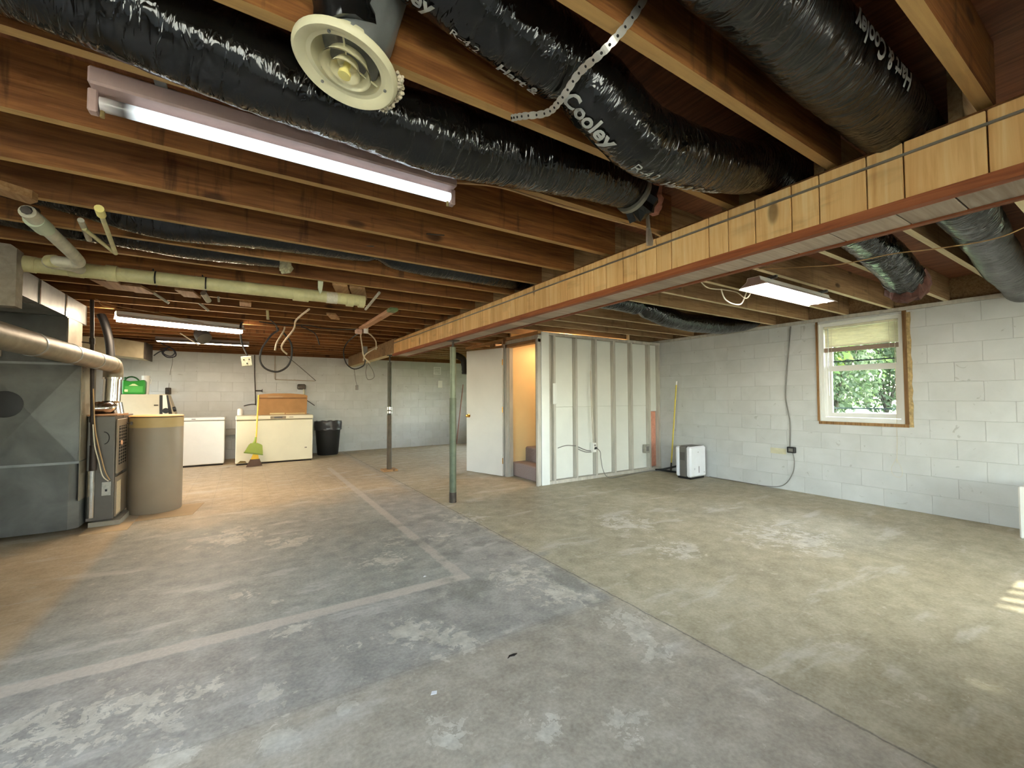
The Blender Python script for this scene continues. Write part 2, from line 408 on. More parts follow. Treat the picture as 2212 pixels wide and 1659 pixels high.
def m_glass():
    m = M('window_glass'); t = m.n.new('ShaderNodeBsdfTransparent'); g = m.n.new('ShaderNodeBsdfGlossy'); g.inputs['Roughness'].default_value = .02
    x = m.n.new('ShaderNodeMixShader'); f = m.n.new('ShaderNodeFresnel'); f.inputs[0].default_value = 1.3
    m.L(f.outputs[0], x.inputs[0]); m.L(t.outputs[0], x.inputs[1]); m.L(g.outputs[0], x.inputs[2])
    t.inputs[0].default_value = (.95, .98, .96, 1); m.L(x.outputs[0], m.n['Material Output'].inputs[0]); return m.m
GLASS = m_glass()

# ================================================================== STRUCTURE
XR, YB, XL, YF = 6.12, 10.56, -3.0, -1.08
ZW, ZJ, JH = 2.18, 2.22, .235
fl = struct(MB().box(XL-.2, YF-.2, -.1, XR+.2, YB+.2, 0).build('floor', FLOOR))
ceil = struct(MB().box(XL-.2, YF-.2, ZJ+JH, XR+.2, YB+.2, ZJ+JH+.04).build('ceiling', SUBFL))
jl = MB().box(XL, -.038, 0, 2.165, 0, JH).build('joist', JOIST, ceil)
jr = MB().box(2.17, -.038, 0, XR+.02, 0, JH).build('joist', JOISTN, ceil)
LY = [-.91, -.5, -.08, .355, .80, 1.248, 1.66, 2.12, 2.555, 2.98, 3.415, 3.825, 4.235, 4.62, 4.99, 5.40, 5.80]+[6.2+.4*k for k in range(11)]
RY = [-.86, -.43, 0, .435, .868, 1.305, 1.75, 2.17, 2.598, 2.995, 3.41, 3.829, 4.249, 4.642]+[5.05+.41*k for k in range(13)]
jl.location = (0, LY[0], ZJ); jr.location = (0, RY[0], ZJ)
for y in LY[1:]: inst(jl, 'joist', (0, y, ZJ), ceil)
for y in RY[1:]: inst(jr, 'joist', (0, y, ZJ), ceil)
MB().box(XR-.02, YF, ZW, XR+.16, YB, ZJ).build('sill_plate', STUDP, ceil)
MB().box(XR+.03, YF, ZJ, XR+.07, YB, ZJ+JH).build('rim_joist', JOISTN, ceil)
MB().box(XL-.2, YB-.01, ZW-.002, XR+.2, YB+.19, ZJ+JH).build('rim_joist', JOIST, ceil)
# wood blocks nailed across joist undersides
for (x0, y0, x1, y1, sk) in [(-1.06, 4.66, -.9, 4.99, .05), (-.9, 4.75, -.76, 5.03, .06), (-.53, 4.72, -.40, 5.0, .04), (-.05, 4.98, .05, 5.2, 0), (.78, 5.2, .88, 5.5, .1),
                             (.62, 3.83, .74, 4.25, .12), (.76, 3.84, .89, 4.26, .12)]:
    MB().prism([(x0, y0), (x1, y0), (x1+sk, y1), (x0+sk, y1)], ZJ-.02, ZJ-.001).build('wood_block', WOODY, ceil)
# nails bent over under the joists
for p in ((.62, 3.0), (.95, 2.56), (3.4, 2.6), (3.3, 3.0)):
    MB().tube([(p[0], p[1]-.02, ZJ+.06), (p[0]+.01, p[1]-.05, ZJ+.05), (p[0]+.12, p[1]-.06, ZJ+.06)], .004, 5).build('bent_nail', STEELB, ceil)

# block walls -------------------------------------------------------
def block_wall(name, axis, face, a0, a1, holes, vis, sgn, thick=.2):
    """axis 'x': wall plane x=face spanning y; axis 'y': plane y=face spanning x. sgn = direction away from room"""
    b = MB()
    def put(B, r, d0, d1, ch=0):
        lo, hi = sorted((face+sgn*d0, face+sgn*d1))
        q = (lo, r[0], r[1], hi, r[2], r[3]) if axis == 'x' else (r[0], lo, r[1], r[2], hi, r[3])
        B.cham(*q, ch) if ch else B.box(*q)
    for r in rects((a0, 0, a1, ZW), holes): put(b, r, .0035, thick)
    w = struct(b.build(name, MORTAR))
    ch, bl, cache = ZW/11, .4, {}
    for k in range(11):
        x = vis[0]-(bl/2 if k % 2 else 0)
        while x < vis[1]:
            r0 = (max(x, vis[0])+.0016, k*ch+.0016, min(x+bl, vis[1])-.0016, (k+1)*ch-.0016)
            for r in rects(r0, holes):
                sx, sz = r[2]-r[0], r[3]-r[1]
                if sx < .02 or sz < .02: continue
                key = (round(sx, 3), round(sz, 3))
                loc = (face+sgn*random.uniform(0, .001), r[0], r[1]) if axis == 'x' else (r[0], face+sgn*random.uniform(0, .001), r[1])
                if key not in cache:
                    B = MB(); q = sorted((0, sgn*.012))
                    B.cham(q[0], 0, 0, q[1], sx, sz, .0022) if axis == 'x' else B.cham(0, q[0], 0, sx, q[1], sz, .0022)
                    o = B.build('block', BLOCK, w, local=True); o.location = loc; cache[key] = o
                else: inst(cache[key], 'block', loc, w)
            x += bl
    return w
WIN = (1.641, .933, 2.456, 2.156)
block_wall('wall_right', 'x', XR, YF-.2, YB, [WIN, (7.4, .5, 10.1, 2.06)], (.25, 4.96), 1)
block_wall('wall_back', 'y', YB, XL-.2, XR+.2, [], (-2.0, 5.4), 1)
def plain_wall(name, axis, face, a0, a1, holes, sgn):
    b = MB()
    for r in rects((a0, 0, a1, ZW+.28), holes):
        lo, hi = sorted((face, face+sgn*.2))
        b.box(lo, r[0], r[1], hi, r[2], r[3]) if axis == 'x' else b.box(r[0], lo, r[1], r[2], hi, r[3])
    return struct(b.build(name, WHITEP))
plain_wall('wall_left', 'x', XL, YF-.2, YB+.2, [(8.2, .9, 9.8, 2.0), (-.8, .85, 2.0, 2.1)], -1)
plain_wall('wall_front', 'y', YF, XL, XR+.2, [(3.85, .02, 5.35, 2.14), (-1.4, 1.2, .9, 2.05), (2.1, 1.25, 3.5, 2.05)], -1)
struct(MB().box(XR+.08, YF-.2, ZW+.04, XR+.2, YB, ZJ+JH).build('wall_right_header', WHITEP))

# stud partition in front of the stairs -----------------------------
YS = 4.87
ws = struct(MB().box(3.56, YS+.092, .0, XR, YS+.1, ZW).build('wall_stud_partition', STUDP))
st = MB().box(0, 0, .045, .038, .09, ZW-.04).build('stud', STUDP, ws, local=True)
SX = [3.785, 4.20, 4.60, 5.0, 5.395, 5.83, 6.08]
st.location = (SX[0], YS, 0)
for x in SX[1:]: inst(st, 'stud', (x, YS, 0), ws)
MB().cham(3.56, YS-.012, 0, 3.70, YS+.09, ZW, .004).build('corner_post', WHITEP, ws)
MB().box(3.56, YS-.004, 0, XR, YS+.09, .045).build('sole_plate', STUDP, ws)
MB().box(3.56, YS-.006, ZW-.04, XR, YS+.09, ZW).build('wall_plate', STUDP, ws)
ED = [3.70]+SX
for i in range(len(ED)-1):
    a, b_ = ED[i]+(.038 if i else 0), ED[i+1]
    z0 = 1.0 if i == 6 else .045
    if i == 6: MB().box(a, YS+.062, z0, b_, YS+.09, ZW-.04).build('panel', PANELW, ws); continue
    if i == 0: MB().box(a, YS+.05, .045, b_, YS+.09, ZW-.04).build('panel', STUDP, ws); continue
    MB().cham(a+.001, YS+.072, .047, b_-.001, YS+.092, 1.098, .003).build('panel', PANELW, ws)
    MB().cham(a+.001, YS+.072, 1.101, b_-.001, YS+.092, ZW-.042, .003).build('panel', PANELW, ws)
MB().cham(3.765, YS-.012, 1.145, 3.835, YS+.0, 1.446, .004).build('cover_board', WHITEP, ws)
pk = MB().cham(5.871, YS+.07, .05, 6.078, YS+.09, .995, .01).build('insulation_batt', PINK, ws)
pk['label'] = 'pink insulation exposed under the cut panel'

# stairwell: side wall, carpeted steps, door frame, open studs ------
wst = struct(MB().box(3.62, 5.76, 0, 5.9, 5.80, ZJ+JH).build('wall_stairwell', CREAM))
struct(MB().box(5.45, 4.98, 0, 5.49, 5.755, ZJ+JH).build('wall_stair_end', CREAM))
stair = thing('carpeted_staircase', 'grey carpeted steps rising inside the open doorway', 'stairs', (3.62, 5.36, 0))
for k in range(7):
    MB().cham(3.62+.255*k, 4.978, .0, 3.62+.255*(k+1)+.02, 5.755, .225*(k+1), .02).build('step', CARPET, stair, bevel=.01)
T1 = struct(MB().box(3.50, 5.70, 0, 3.615, 5.745, 2.07).build('trim_1', STUDP))     # hinge jamb
MB().box(3.49, 5.748, 0, 3.505, 5.80, 2.09).build('casing', STUDP, T1)
MB().box(3.54, 5.685, 0, 3.56, 5.70, 2.05).build('door_stop', STUDP, T1)
T2 = struct(MB().box(3.50, 4.87, 0, 3.555, 4.915, 2.07).build('trim_2', STUDP))     # latch jamb
MB().box(3.505, 4.917, 0, 3.545, 4.93, 2.05).build('weather_strip', mat('brown_weather_strip', lin(88, 70, 58), .7), T2)
MB().box(3.49, 4.855, 0, 3.50, 4.90, 2.09).build('casing', STUDP, T2)
T3 = struct(MB().box(3.50, 4.87, 2.03, 3.615, 5.745, 2.075).build('trim_3', WOODY))  # head jamb and header
MB().box(3.51, 4.87, 2.08, 3.60, 5.76, 2.135).build('header', STUDP, T3)
MB().box(3.51, 4.87, 2.15, 3.60, 7.2, 2.19).build('wall_plate', WOODY, T3)
wo = struct(MB().box(3.51, 5.80, 0, 3.60, 6.4, .04).build('wall_open_studs', WOODZ))
for y in (5.83, 6.22): MB().box(3.51, y, .04, 3.60, y+.038, 2.15).build('stud', WOODZ, wo)
MB().box(3.51, 5.87, 2.05, 3.60, 7.1, 2.09).build('blocking', WOODY, wo)
MB().box(3.9, 5.95, 2.02, 3.94, 7.6, 2.10).build('blocking', WOODY, wo)
# door leaf, swung wide open
hx, hy = 3.46, 5.75; ang = atan2(6.514-5.745, 3.215-3.46)
d1 = struct(thing('door_1', 'off-white flat slab door standing wide open at the stairs', 'door', (hx, hy, 0), rz=ang))
dl = MB().cham(0, -.018, .012, .81, .018, 2.03, .003).build('leaf', DOORW, d1, local=True)
for s in (1, -1):
    k = MB(); Tk = Matrix.Translation((.75, s*.018, .94)) @ Matrix.Rotation(-s*pi/2, 4, 'X')
    k.lathe([(.001, .062), (.018, .06), (.027, .045), (.024, .03), (.012, .022), (.011, .006), (.03, .004), (.032, 0)], 20, Tk)
    k.build('knob', BRASS, d1, smooth=True, local=True)
for z in (.25, 1.05, 1.8):
    MB().cyl((-.006, .02, z-.045), (-.006, .02, z+.045), .007, n=10).build('hinge', BRASS, d1, local=True)

# window in the right-hand wall -------------------------------------
w1 = struct(thing('window_1', 'white double-hung vinyl window set in painted block wall', 'window', (XR+.1, 2.035, .935)))
y0, z0, y1, z1 = WIN
fr = MB().box(XR+.03, y0, z0, XR+.18, y0+.045, z1).box(XR+.03, y1-.045, z0, XR+.18, y1, z1).box(XR+.03, y0+.045, z0, XR+.18, y1-.045, z0+.05).box(XR+.03, y0+.045, z1-.045, XR+.18, y1-.045, z1)
fr.build('frame', ENAMEL, w1)
def sash(x, a0, b0, a1, b1, nm):
    s = .05
    MB().box(x, a0, b0, x+.03, a0+s, b1).box(x, a1-s, b0, x+.03, a1, b1).box(x, a0+s, b0, x+.03, a1-s, b0+s).box(x, a0+s, b1-s*.8, x+.03, a1-s, b1).build(nm, ENAMEL, w1)
    MB().box(x+.013, a0+s, b0+s, x+.017, a1-s, b1-s*.8).build('pane', GLASS, w1)
sash(XR+.10, y0+.05, z0+.055, y1-.05, z0+.66, 'sash')
sash(XR+.14, y0+.05, z0+.64, y1-.05, z1-.05, 'sash')
MB().box(XR+.155, y0+.1, z0+.735, XR+.165, y1-.1, z0+.75).box(XR+.165, y0+.1, z0+.155, XR+.172, y1-.1, z0+.168).build('screen_bar', mat('dark_screen_bar', lin(70, 84, 92), .5), w1)
# stool ledge and rough wood round the opening
MB().box(XR-.012, y0-.03, z0-.035, XR+.1, y1+.01, z0-.0).build('sill', RAWW, w1)
MB().box(XR-.012, y1-.001, z0, XR+.03, y1+.022, z1+.02).build('rough_board', RAWW, w1)
MB().box(XR-.012, y0-.035, z0, XR+.03, y0+.001, z1+.03).build('rough_board', RAWW, w1)
rg = MB(); n = 16
poly = [(y0-.035, z0-.03)]+[(y0-.035, z1)]+[(y0-.062-.012*random.random(), z1-(z1-z0+.03)*k/n) for k in range(n+1)]
rg.prism(poly, 0, .02, Matrix(((0, 0, 1, XR-.012), (1, 0, 0, 0), (0, 1, 0, 0), (0, 0, 0, 1)))).build('broken_edge', mat('broken_plaster_edge', lin(176, 150, 104), .9, 0, .35, 30, .8, 40), w1)
MB().box(XR+.0, y0, z0, XR+.1, y0+.012, z1).box(XR+.0, y1-.012, z0, XR+.1, y1, z1).box(XR+.0, y0, z0, XR+.1, y1, z0+.012).box(XR+.0, y0, z1-.012, XR+.1, y1, z1).build('reveal', WHITEP, w1)
# mini blind pulled up
bl = thing('mini_blind', 'ivory mini blind gathered at the top of the window', 'blind', (XR+.06, 2.03, 1.8))
IV = mat('ivory_blind_slat', lin(232, 226, 198), .5)
MB().box(XR+.04, y0+.05, z1-.075, XR+.075, y1-.05, z1-.047).build('headrail', IV, bl)
sl = MB().box(-.012, y0+.055, -.0008, .012, y1-.055, .0008).build('slat', IV, bl, local=True); sl.location = (0, -2.03, 0)
zz = [z1-.09-.0185*k-1.8 for k in range(12)]
sl.location.z = zz[0]; sl.rotation_euler.y = radians(58)
for z in zz[1:]: q = inst(sl, 'slat', (0, -2.03, z), bl); q.rotation_euler.y = radians(58)
MB().box(XR+.045, y0+.05, z1-.365, XR+.072, y1-.05, z1-.313).build('hem_rail', mat('stacked_slats', lin(150, 128, 112), .6, 0, .15, 80, sc3=(1, 1, 8)), bl)
for yy in (y0+.13, y1-.13): MB().cyl((XR+.04, yy, z1-.36), (XR+.04, yy, z1-.06), .0015, n=6).build('ladder_cord', CABW, bl)
MB().tube(smoothpath([(XR+.02, 1.715, z1-.07), (XR-.004, 1.715, .92), (XR-.006, 1.72, .62), (XR-.008, 1.725, .5)], 4), .0022, 6).build('pull_cord', CABW, bl)
MB().tube(smoothpath([(XR-.008, 1.725, .55), (XR-.008, 1.68, .42), (XR-.008, 1.70, .35), (XR-.008, 1.76, .37), (XR-.008, 1.77, .45), (XR-.008, 1.725, .55)], 5), .0016, 5).build('cord_loop', CABW, bl)
MB().tube([(XR+.035, 2.36, z1-.06), (XR+.03, 2.36, 1.25)], .004, 6).build('tilt_wand', mat('clear_wand', lin(220, 226, 222), .2), bl)
# other windows and the doorway behind the camera: simple frames
def simple_window(nm, axis, face, r, sgn):
    b = MB(); g = MB(); t = .05
    for q in rects(r, [(r[0]+t, r[1]+t, r[2]-t, r[3]-t)])+[((r[0]+r[2])/2-.02, r[1]+t, (r[0]+r[2])/2+.02, r[3]-t)]:
        lo, hi = sorted((face+sgn*.06, face+sgn*.12))
        b.box(lo, q[0], q[1], hi, q[2], q[3]) if axis == 'x' else b.box(q[0], lo, q[1], q[2], hi, q[3])
    w = struct(b.build(nm, ENAMEL))
    lo, hi = sorted((face+sgn*.085, face+sgn*.09))
    (g.box(lo, r[0]+t, r[1]+t, hi, r[2]-t, r[3]-t) if axis == 'x' else g.box(r[0]+t, lo, r[1]+t, r[2]-t, hi, r[3]-t)).build('pane', GLASS, w)
simple_window('window_2', 'x', XR, (7.4, .5, 10.1, 2.06), 1)
simple_window('window_3', 'x', XL, (8.2, .9, 9.8, 2.0), -1)
simple_window('added_window_6', 'x', XL, (-.8, .85, 2.0, 2.1), -1)  # unseen window added to light the beam front and joist ends
simple_window('added_window_7', 'y', YF, (2.1, 1.25, 3.5, 2.05), -1)  # unseen window added so the black ducts catch a highlight
simple_window('window_4', 'y', YF, (-1.4, 1.2, .9, 2.05), -1)
simple_window('window_5', 'y', YF, (3.85, .02, 5.35, 2.14), -1)

# ================================================================== BEAM AND POSTS
bm_ = thing('boxed_beam', 'long ceiling beam boxed in with upright pine boards', 'beam', (2.16, 4.7, 1.93))
YE = 6.86
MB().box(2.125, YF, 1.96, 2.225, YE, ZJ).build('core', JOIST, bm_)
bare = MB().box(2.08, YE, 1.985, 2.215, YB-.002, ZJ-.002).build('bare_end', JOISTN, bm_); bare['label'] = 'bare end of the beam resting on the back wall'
MB().box(2.03, YF+.02, 1.925, 2.07, YE, 1.962).build('trim_strip', TRIM, bm_)
MB().box(2.27, YF+.02, 1.925, 2.30, YE, 1.958).build('trim_strip', TRIM, bm_)
MB().box(2.045, YF+.02, 2.128, 2.0545, YE, 2.136).build('metal_strip', mat('grey_metal_strip', lin(140, 132, 120), .4, .5), bm_)
yy = -.98; W_ = [.21, .11, .16, .11, .16, .13, .105, .21, .09, .14]; i = 0
cuts = [-.98]
seq = [.0, .117, .323, .533, .644, .807, .915, 1.074, 1.208, 1.314]
cuts += [-.8, -.66, -.45, -.34, -.18]+seq
while cuts[-1] < YE-.1:
    cuts.append(cuts[-1]+W_[i % 10]*random.uniform(.9, 1.12)); i += 1
cuts = [c for c in cuts if c < YE-.06]+[YE]
for a, b in zip(cuts, cuts[1:]):
    MB().cham(2.055, a+.0022, 1.958, 2.075, b-.0022, 2.182, .0025).build('plank', PLANK, bm_)
a = -.98
while a < YE-.05:
    b = min(YE, a+random.choice((.19, .22, .3, .16)))
    MB().cham(2.07, a+.002, 1.933, 2.27, b-.002, 1.95, .002).build('soffit_board', SOFFIT, bm_); a = b
MB().box(2.07, YE-.015, 1.935, 2.28, YE, 2.18).build('end_board', PLANK, bm_)
a = -.98
while a < YE-.1:
    b = min(YE, a+.9); MB().box(2.262, a+.002, 1.955, 2.28, b-.002, 2.18).build('backing_board', PLANK, bm_); a = b

p1 = thing('support_post', 'green painted steel post nearest the camera with a bare rusty base', 'post', (2.12, 4.69, 0), 'steel posts under the beam')
MB().tube([(2.12, 4.69, .12), (2.12, 4.69, 1.24)], .041, 20).build('tube', GREENP, p1, True)
MB().tube([(2.12, 4.69, 1.24), (2.12, 4.69, 1.85)], .037, 20).build('inner_tube', mat('grey_green_paint', lin(102, 108, 86), .4, .2, .15, 12), p1, True)
MB().cyl((2.12, 4.69, 0), (2.12, 4.69, .12), .043, n=20).build('base_sleeve', STEELB, p1, True)
MB().cyl((2.12, 4.69, 1.85), (2.12, 4.69, 1.922), .014, n=12).build('jack_screw', STEELB, p1, True)
MB().box(2.06, 4.63, 1.922, 2.18, 4.75, 1.932).build('head_plate', STEELB, p1)
p2 = thing('support_post', 'dark olive steel post farther back beside the laundry, with a silver collar', 'post', (2.12, 7.31, 0), 'steel posts under the beam')
MB().tube([(2.12, 7.31, .03), (2.12, 7.31, .95)], .041, 18).build('tube', mat('dark_olive_paint', lin(84, 72, 56), .5, .3, .25, 12), p2, True)
MB().tube([(2.12, 7.31, .95), (2.12, 7.31, 1.86)], .036, 18).build('inner_tube', mat('dark_grey_olive_paint', lin(70, 68, 54), .5, .3, .2, 12), p2, True)
MB().cyl((2.12, 7.31, .98), (2.12, 7.31, 1.02), .044, n=18).cyl((2.12, 7.31, 1.04), (2.12, 7.31, 1.09), .044, n=18).build('collar', SHINY, p2, True)
MB().cyl((2.12, 7.31, 1.86), (2.12, 7.31, 1.972), .013, n=10).build('jack_screw', STEELB, p2, True)
MB().box(2.085, 7.25, 1.972, 2.21, 7.37, 1.984).build('head_plate', STEELB, p2)
MB().cham(2.0, 7.2, 0, 2.24, 7.42, .03, .004).build('base_block', WOODY, p2)

# ================================================================== FLEXIBLE DUCTS
class Duct:
    def __init__(s, name, label, pts, r, m, pinch=(), seg=.018, n=28, parent=None, amp=.012, flat=1):
        base = Vector(pts[0])
        s.o = thing(name, label, 'duct', pts[len(pts)//2], 'flexible ducts between the joists')
        raw = smoothpath(pts, 24); s.P = [raw[0]]; acc = 0
        for a, b in zip(raw, raw[1:]):                      # even steps
            L = (b-a).length; k = 1
            while acc+L >= seg*k and L > 0: s.P.append(a.lerp(b, (seg*k-acc)/L)); k += 1
            acc = (acc+L) % seg
        s.r = r; N = len(s.P); rnd = random.Random(len(label)); ph = [rnd.uniform(0, 6.28) for _ in range(8)]
        rr = []
        for i in range(N):
            d = i*seg; f = 1+.035*sin(d*4.3+ph[0])+.02*sin(d*11+ph[1])
            for (x, w, k) in pinch: f *= 1-k*math.exp(-((s.P[i].x-x)/w)**2)
            rr.append(r*f)
        s.rr = rr
        def mod(i, j):
            th = 2*pi*j/n; d = i*seg
            return 1+amp*(sin(d*70+1.5*sin(th*2+ph[2]))*.5+sin(th*3+d*6+ph[3])*.9+sin(th*5-d*9+ph[4])*.6+rnd.uniform(-.5, .5))
        s.mod = mod; s.n = n
        MB().tube(s.P, rr, n, True, mod=mod, flat=flat).build('jacket', m, s.o, True)
        s.seg = seg
    def at(s, d, th, lift=.004):
        i = max(0, min(len(s.P)-2, int(d/s.seg))); p = s.P[i].lerp(s.P[i+1], d/s.seg-i)
        t = (s.P[i+1]-s.P[i]).normalized(); a = (Vector((0, 0, 1))-t*t.z).normalized(); b = t.cross(a)
        R = s.rr[i]*1.015+lift
        return p+a*(cos(th)*R)+b*(sin(th)*R)
    def text(s, txt, d0, th0, size, flip=1, m=None, bold=.03):
        cu = bpy.data.curves.new('lettering', 'FONT'); cu.body = txt; cu.size = size; cu.offset = size*bold; cu.resolution_u = 3
        to = bpy.data.objects.new('lettering', cu); COL.objects.link(to)
        me = bpy.data.meshes.new_from_object(to.evaluated_get(bpy.context.evaluated_depsgraph_get()))
        bpy.data.objects.remove(to)
        bm = bmesh.new(); bm.from_mesh(me); 
        bmesh.ops.triangulate(bm, faces=bm.faces); bmesh.ops.subdivide_edges(bm, edges=[e for e in bm.edges if e.calc_length() > size*.2], cuts=2)
        off = wloc(s.o)
        for v in bm.verts:
            q = s.at(d0+flip*v.co.x, th0-flip*v.co.y/s.r); v.co = q-off
        bm.to_mesh(me); bm.free(); me.name = 'lettering'; me.materials.append(m or PRINT)
        o = bpy.data.objects.new('lettering', me); COL.objects.link(o); o.parent = s.o; return o
dA = Duct('flexible_duct', 'black plastic flexible duct sagging just above the long fluorescent tube light',
          [(-1.2, 1.46, 2.36), (-.51, 1.46, 2.297), (-.15, 1.46, 2.245), (.27, 1.46, 2.214), (.67, 1.46, 2.218), (1.18, 1.46, 2.275), (1.5, 1.46, 2.30), (1.62, 1.465, 2.29), (1.70, 1.47, 2.265)], .122, DUCT,
          pinch=((1.74, .12, .45),), amp=.016)
dB = Duct('flexible_duct', 'black duct lettered in white and held by the perforated metal strap',
          [(-.6, 1.03, 2.43), (.0, 1.03, 2.425), (.33, 1.03, 2.40), (.55, 1.03, 2.352), (.8, 1.03, 2.315), (.95, 1.03, 2.275), (1.11, 1.03, 2.21), (1.25, 1.03, 2.178), (1.56, 1.03, 2.205), (1.85, 1.03, 2.26), (2.06, 1.03, 2.315), (2.4, 1.05, 2.325), (2.9, 1.06, 2.29), (3.25, 1.06, 2.25), (3.6, 1.06, 2.20), (3.85, 1.06, 2.14), (4.08, 1.07, 2.08)],
          .112, DUCT, pinch=((.9, .05, .14), (3.42, .04, .1)), amp=.016)
dC = Duct('flexible_duct', 'dusty grey-black duct in the bay next to the bare plywood, crossing to the window wall',
          [(-.4, .57, 2.34), (.5, .57, 2.325), (1.05, .57, 2.305), (1.5, .57, 2.295), (2.0, .57, 2.29), (2.4, .58, 2.29), (3.0, .59, 2.25), (3.4, .60, 2.22), (4.0, .64, 2.21), (4.7, .69, 2.2), (5.4, .73, 2.2), (6.03, .77, 2.215)], .113, DUCTG,
          pinch=((3.45, .04, .1),), amp=.012)
dD = Duct('flexible_duct', 'slim black duct drooping below a joist above the yellowed drain pipe and beyond the beam',
          [(-1.6, 3.2, 2.40), (-1.0, 3.2, 2.38), (-.46, 3.2, 2.305), (.07, 3.2, 2.325), (.52, 3.2, 2.345), (.78, 3.2, 2.36), (1.0, 3.2, 2.335), (1.54, 3.2, 2.325), (2.1, 3.2, 2.32), (3.06, 3.2, 2.27), (3.55, 3.2, 2.265), (3.85, 3.2, 2.225), (4.32, 3.2, 2.155), (5.06, 3.2, 2.155), (5.6, 3.2, 2.22), (6.02, 3.2, 2.31)],
          .108, DUCT, pinch=((.85, .06, .25), (3.72, .05, .3)), amp=.014)
dE = Duct('flexible_duct', 'short black duct ending in torn grey plastic over the drain pipe',
          [(-1.9, 3.62, 2.36), (-1.2, 3.62, 2.35), (-.59, 3.62, 2.32), (-.3, 3.62, 2.31), (.0, 3.62, 2.32), (.22, 3.62, 2.335)], .105, DUCT, amp=.014)
tp = MB().tube(smoothpath([(.2, 3.62, 2.31), (.25, 3.66, 2.26), (.27, 3.68, 2.21)], 4), [.05, .052, .05, .045, .045, .04, .042, .035, .03], 10, mod=lambda i, j: 1+.3*sin(j*2.1+i))
tp.build('torn_plastic', mat('dusty_torn_plastic', lin(168, 160, 128), .6, 0, .3, 30), dE.o)
dB.text('Hart & Cooley', .62, radians(196), .07)
dB.text('R-4.2', 1.10, radians(203), .04, bold=0)
dB.text('Hart &', 1.25, radians(210), .055)
dB.text('Cooley', 1.49, radians(190), .08)
dB.text('R-4.2', 1.82, radians(188), .05, bold=0)
dB.text('Hart & Cooley', 1.98, radians(200), .06)
dC.text('Hart & Cooley', 2.24, radians(88), .072, -1)
MB().tube([(4.04, 1.07, 2.10), (4.12, 1.07, 2.055), (4.17, 1.07, 2.03)], [.118, .13, .118], 22, mod=lambda i, j: 1+.07*sin(j*3.3+i*2)+random.uniform(-.04, .04)).build('insulation_collar', BROWNF, dB.o)
MB().tube([(4.1, 1.07, 2.065), (4.185, 1.07, 2.02)], [.075, .075], 20, caps=False).build('metal_sleeve', GALV, dB.o)
# wire that ties the two ducts up across the joists
tw = MB().tube(smoothpath([(3.30, 1.72, 2.212), (3.32, 1.45, 2.16), (3.37, 1.2, 2.125), (3.42, .95, 2.13), (3.45, .75, 2.11), (3.45, .5, 2.10), (3.5, .3, 2.2)], 6), .0035, 5).build('tie_wire', CABT)
tag(tw, 'thin twine slung under the two ducts between beam and window wall', 'wire')
# perforated hanger strap
sp = thing('hanger_strap', 'white perforated metal strap looped under the lettered black duct', 'strap', (.8, .95, 2.2))
SP = smoothpath([(.93, .758, 2.36), (.85, .757, 2.235), (.80, .80, 2.165), (.80, .90, 2.170), (.815, 1.0, 2.16), (.82, 1.08, 2.165), (.79, 1.18, 2.20), (.775, 1.225, 2.214)], 10)
b = MB(); hl = MB(); wv = .011
ringsL = []
for i, p in enumerate(SP):
    t = (SP[min(i+1, len(SP)-1)]-SP[max(i-1, 0)]).normalized(); sd_ = t.cross(Vector((-.5, -.6, -.6))).normalized(); nn = sd_.cross(t).normalized()
    wq = wv*(1 if i % 3 else .8)
    ringsL.append([p-sd_*wq, p+sd_*wq, p+sd_*wq+nn*.002, p-sd_*wq+nn*.002])
    if i % 3 == 0 and i:
        for sg in (-1, 1):
            c = p+nn*(.001+sg*.0016)
            hl.add([c+(sd_*cos(k*pi/4)+t*sin(k*pi/4))*.0042 for k in range(8)], [tuple(range(8))])
b.rings(ringsL).build('band', STRAP, sp); hl.build('perforations', HOLE, sp)['kind'] = 'stuff'
# ragged end of the first duct: folded plastic, foil strap and a tuft of insulation
fs = thing('foil_strap', 'grey foil tape strap dangling beside the beam at the duct end', 'strap', (1.81, 1.5, 2.2))
MB().tube(smoothpath([(1.785, 1.49, 2.44), (1.79, 1.495, 2.36), (1.80, 1.5, 2.25), (1.81, 1.5, 2.13)], 5), .013, 8, flat=.3).build('band', mat('grey_strap', lin(120, 108, 92), .6), fs)
MB().prism([(1.80, 2.14), (1.82, 2.14), (1.842, 2.075), (1.838, 2.05), (1.80, 2.045), (1.796, 2.075)], 1.495, 1.507, Matrix(((1, 0, 0, 0), (0, 0, 1, 0), (0, 1, 0, 0), (0, 0, 0, 1)))).build('foil_end', FOIL, fs)
it = MB().tube(smoothpath([(1.93, 1.585, 2.45), (1.945, 1.58, 2.38), (1.95, 1.575, 2.31), (1.945, 1.575, 2.27)], 4), [.04, .05, .055, .05, .05, .055, .05, .045, .04, .035, .03, .025, .015], 12, mod=lambda i, j: 1+.15*sin(j*2.7+i)).build('insulation_tuft', PINK)
tag(it, 'pink insulation tuft stuffed above the beam by the duct end', 'insulation')
rag = MB().tube([(1.685, 1.47, 2.26), (1.735, 1.47, 2.245), (1.765, 1.47, 2.24)], [.07, .085, .06], 18, mod=lambda i, j: 1+.25*(j % 2)+random.uniform(-.1, .1)).build('gathered_end', mat('crumpled_black_film', lin(16, 16, 16), .25), dA.o)
MB().tube([(1.65, 1.467, 2.275), (1.67, 1.469, 2.27)], .1, 20).build('grey_tape', mat('grey_duct_tape', lin(120, 116, 104), .4), dA.o, True)
MB().tube([(3.98, 1.065, 2.11), (3.995, 1.065, 2.103)], .118, 20).build('black_tape', BLACK, dB.o, True)

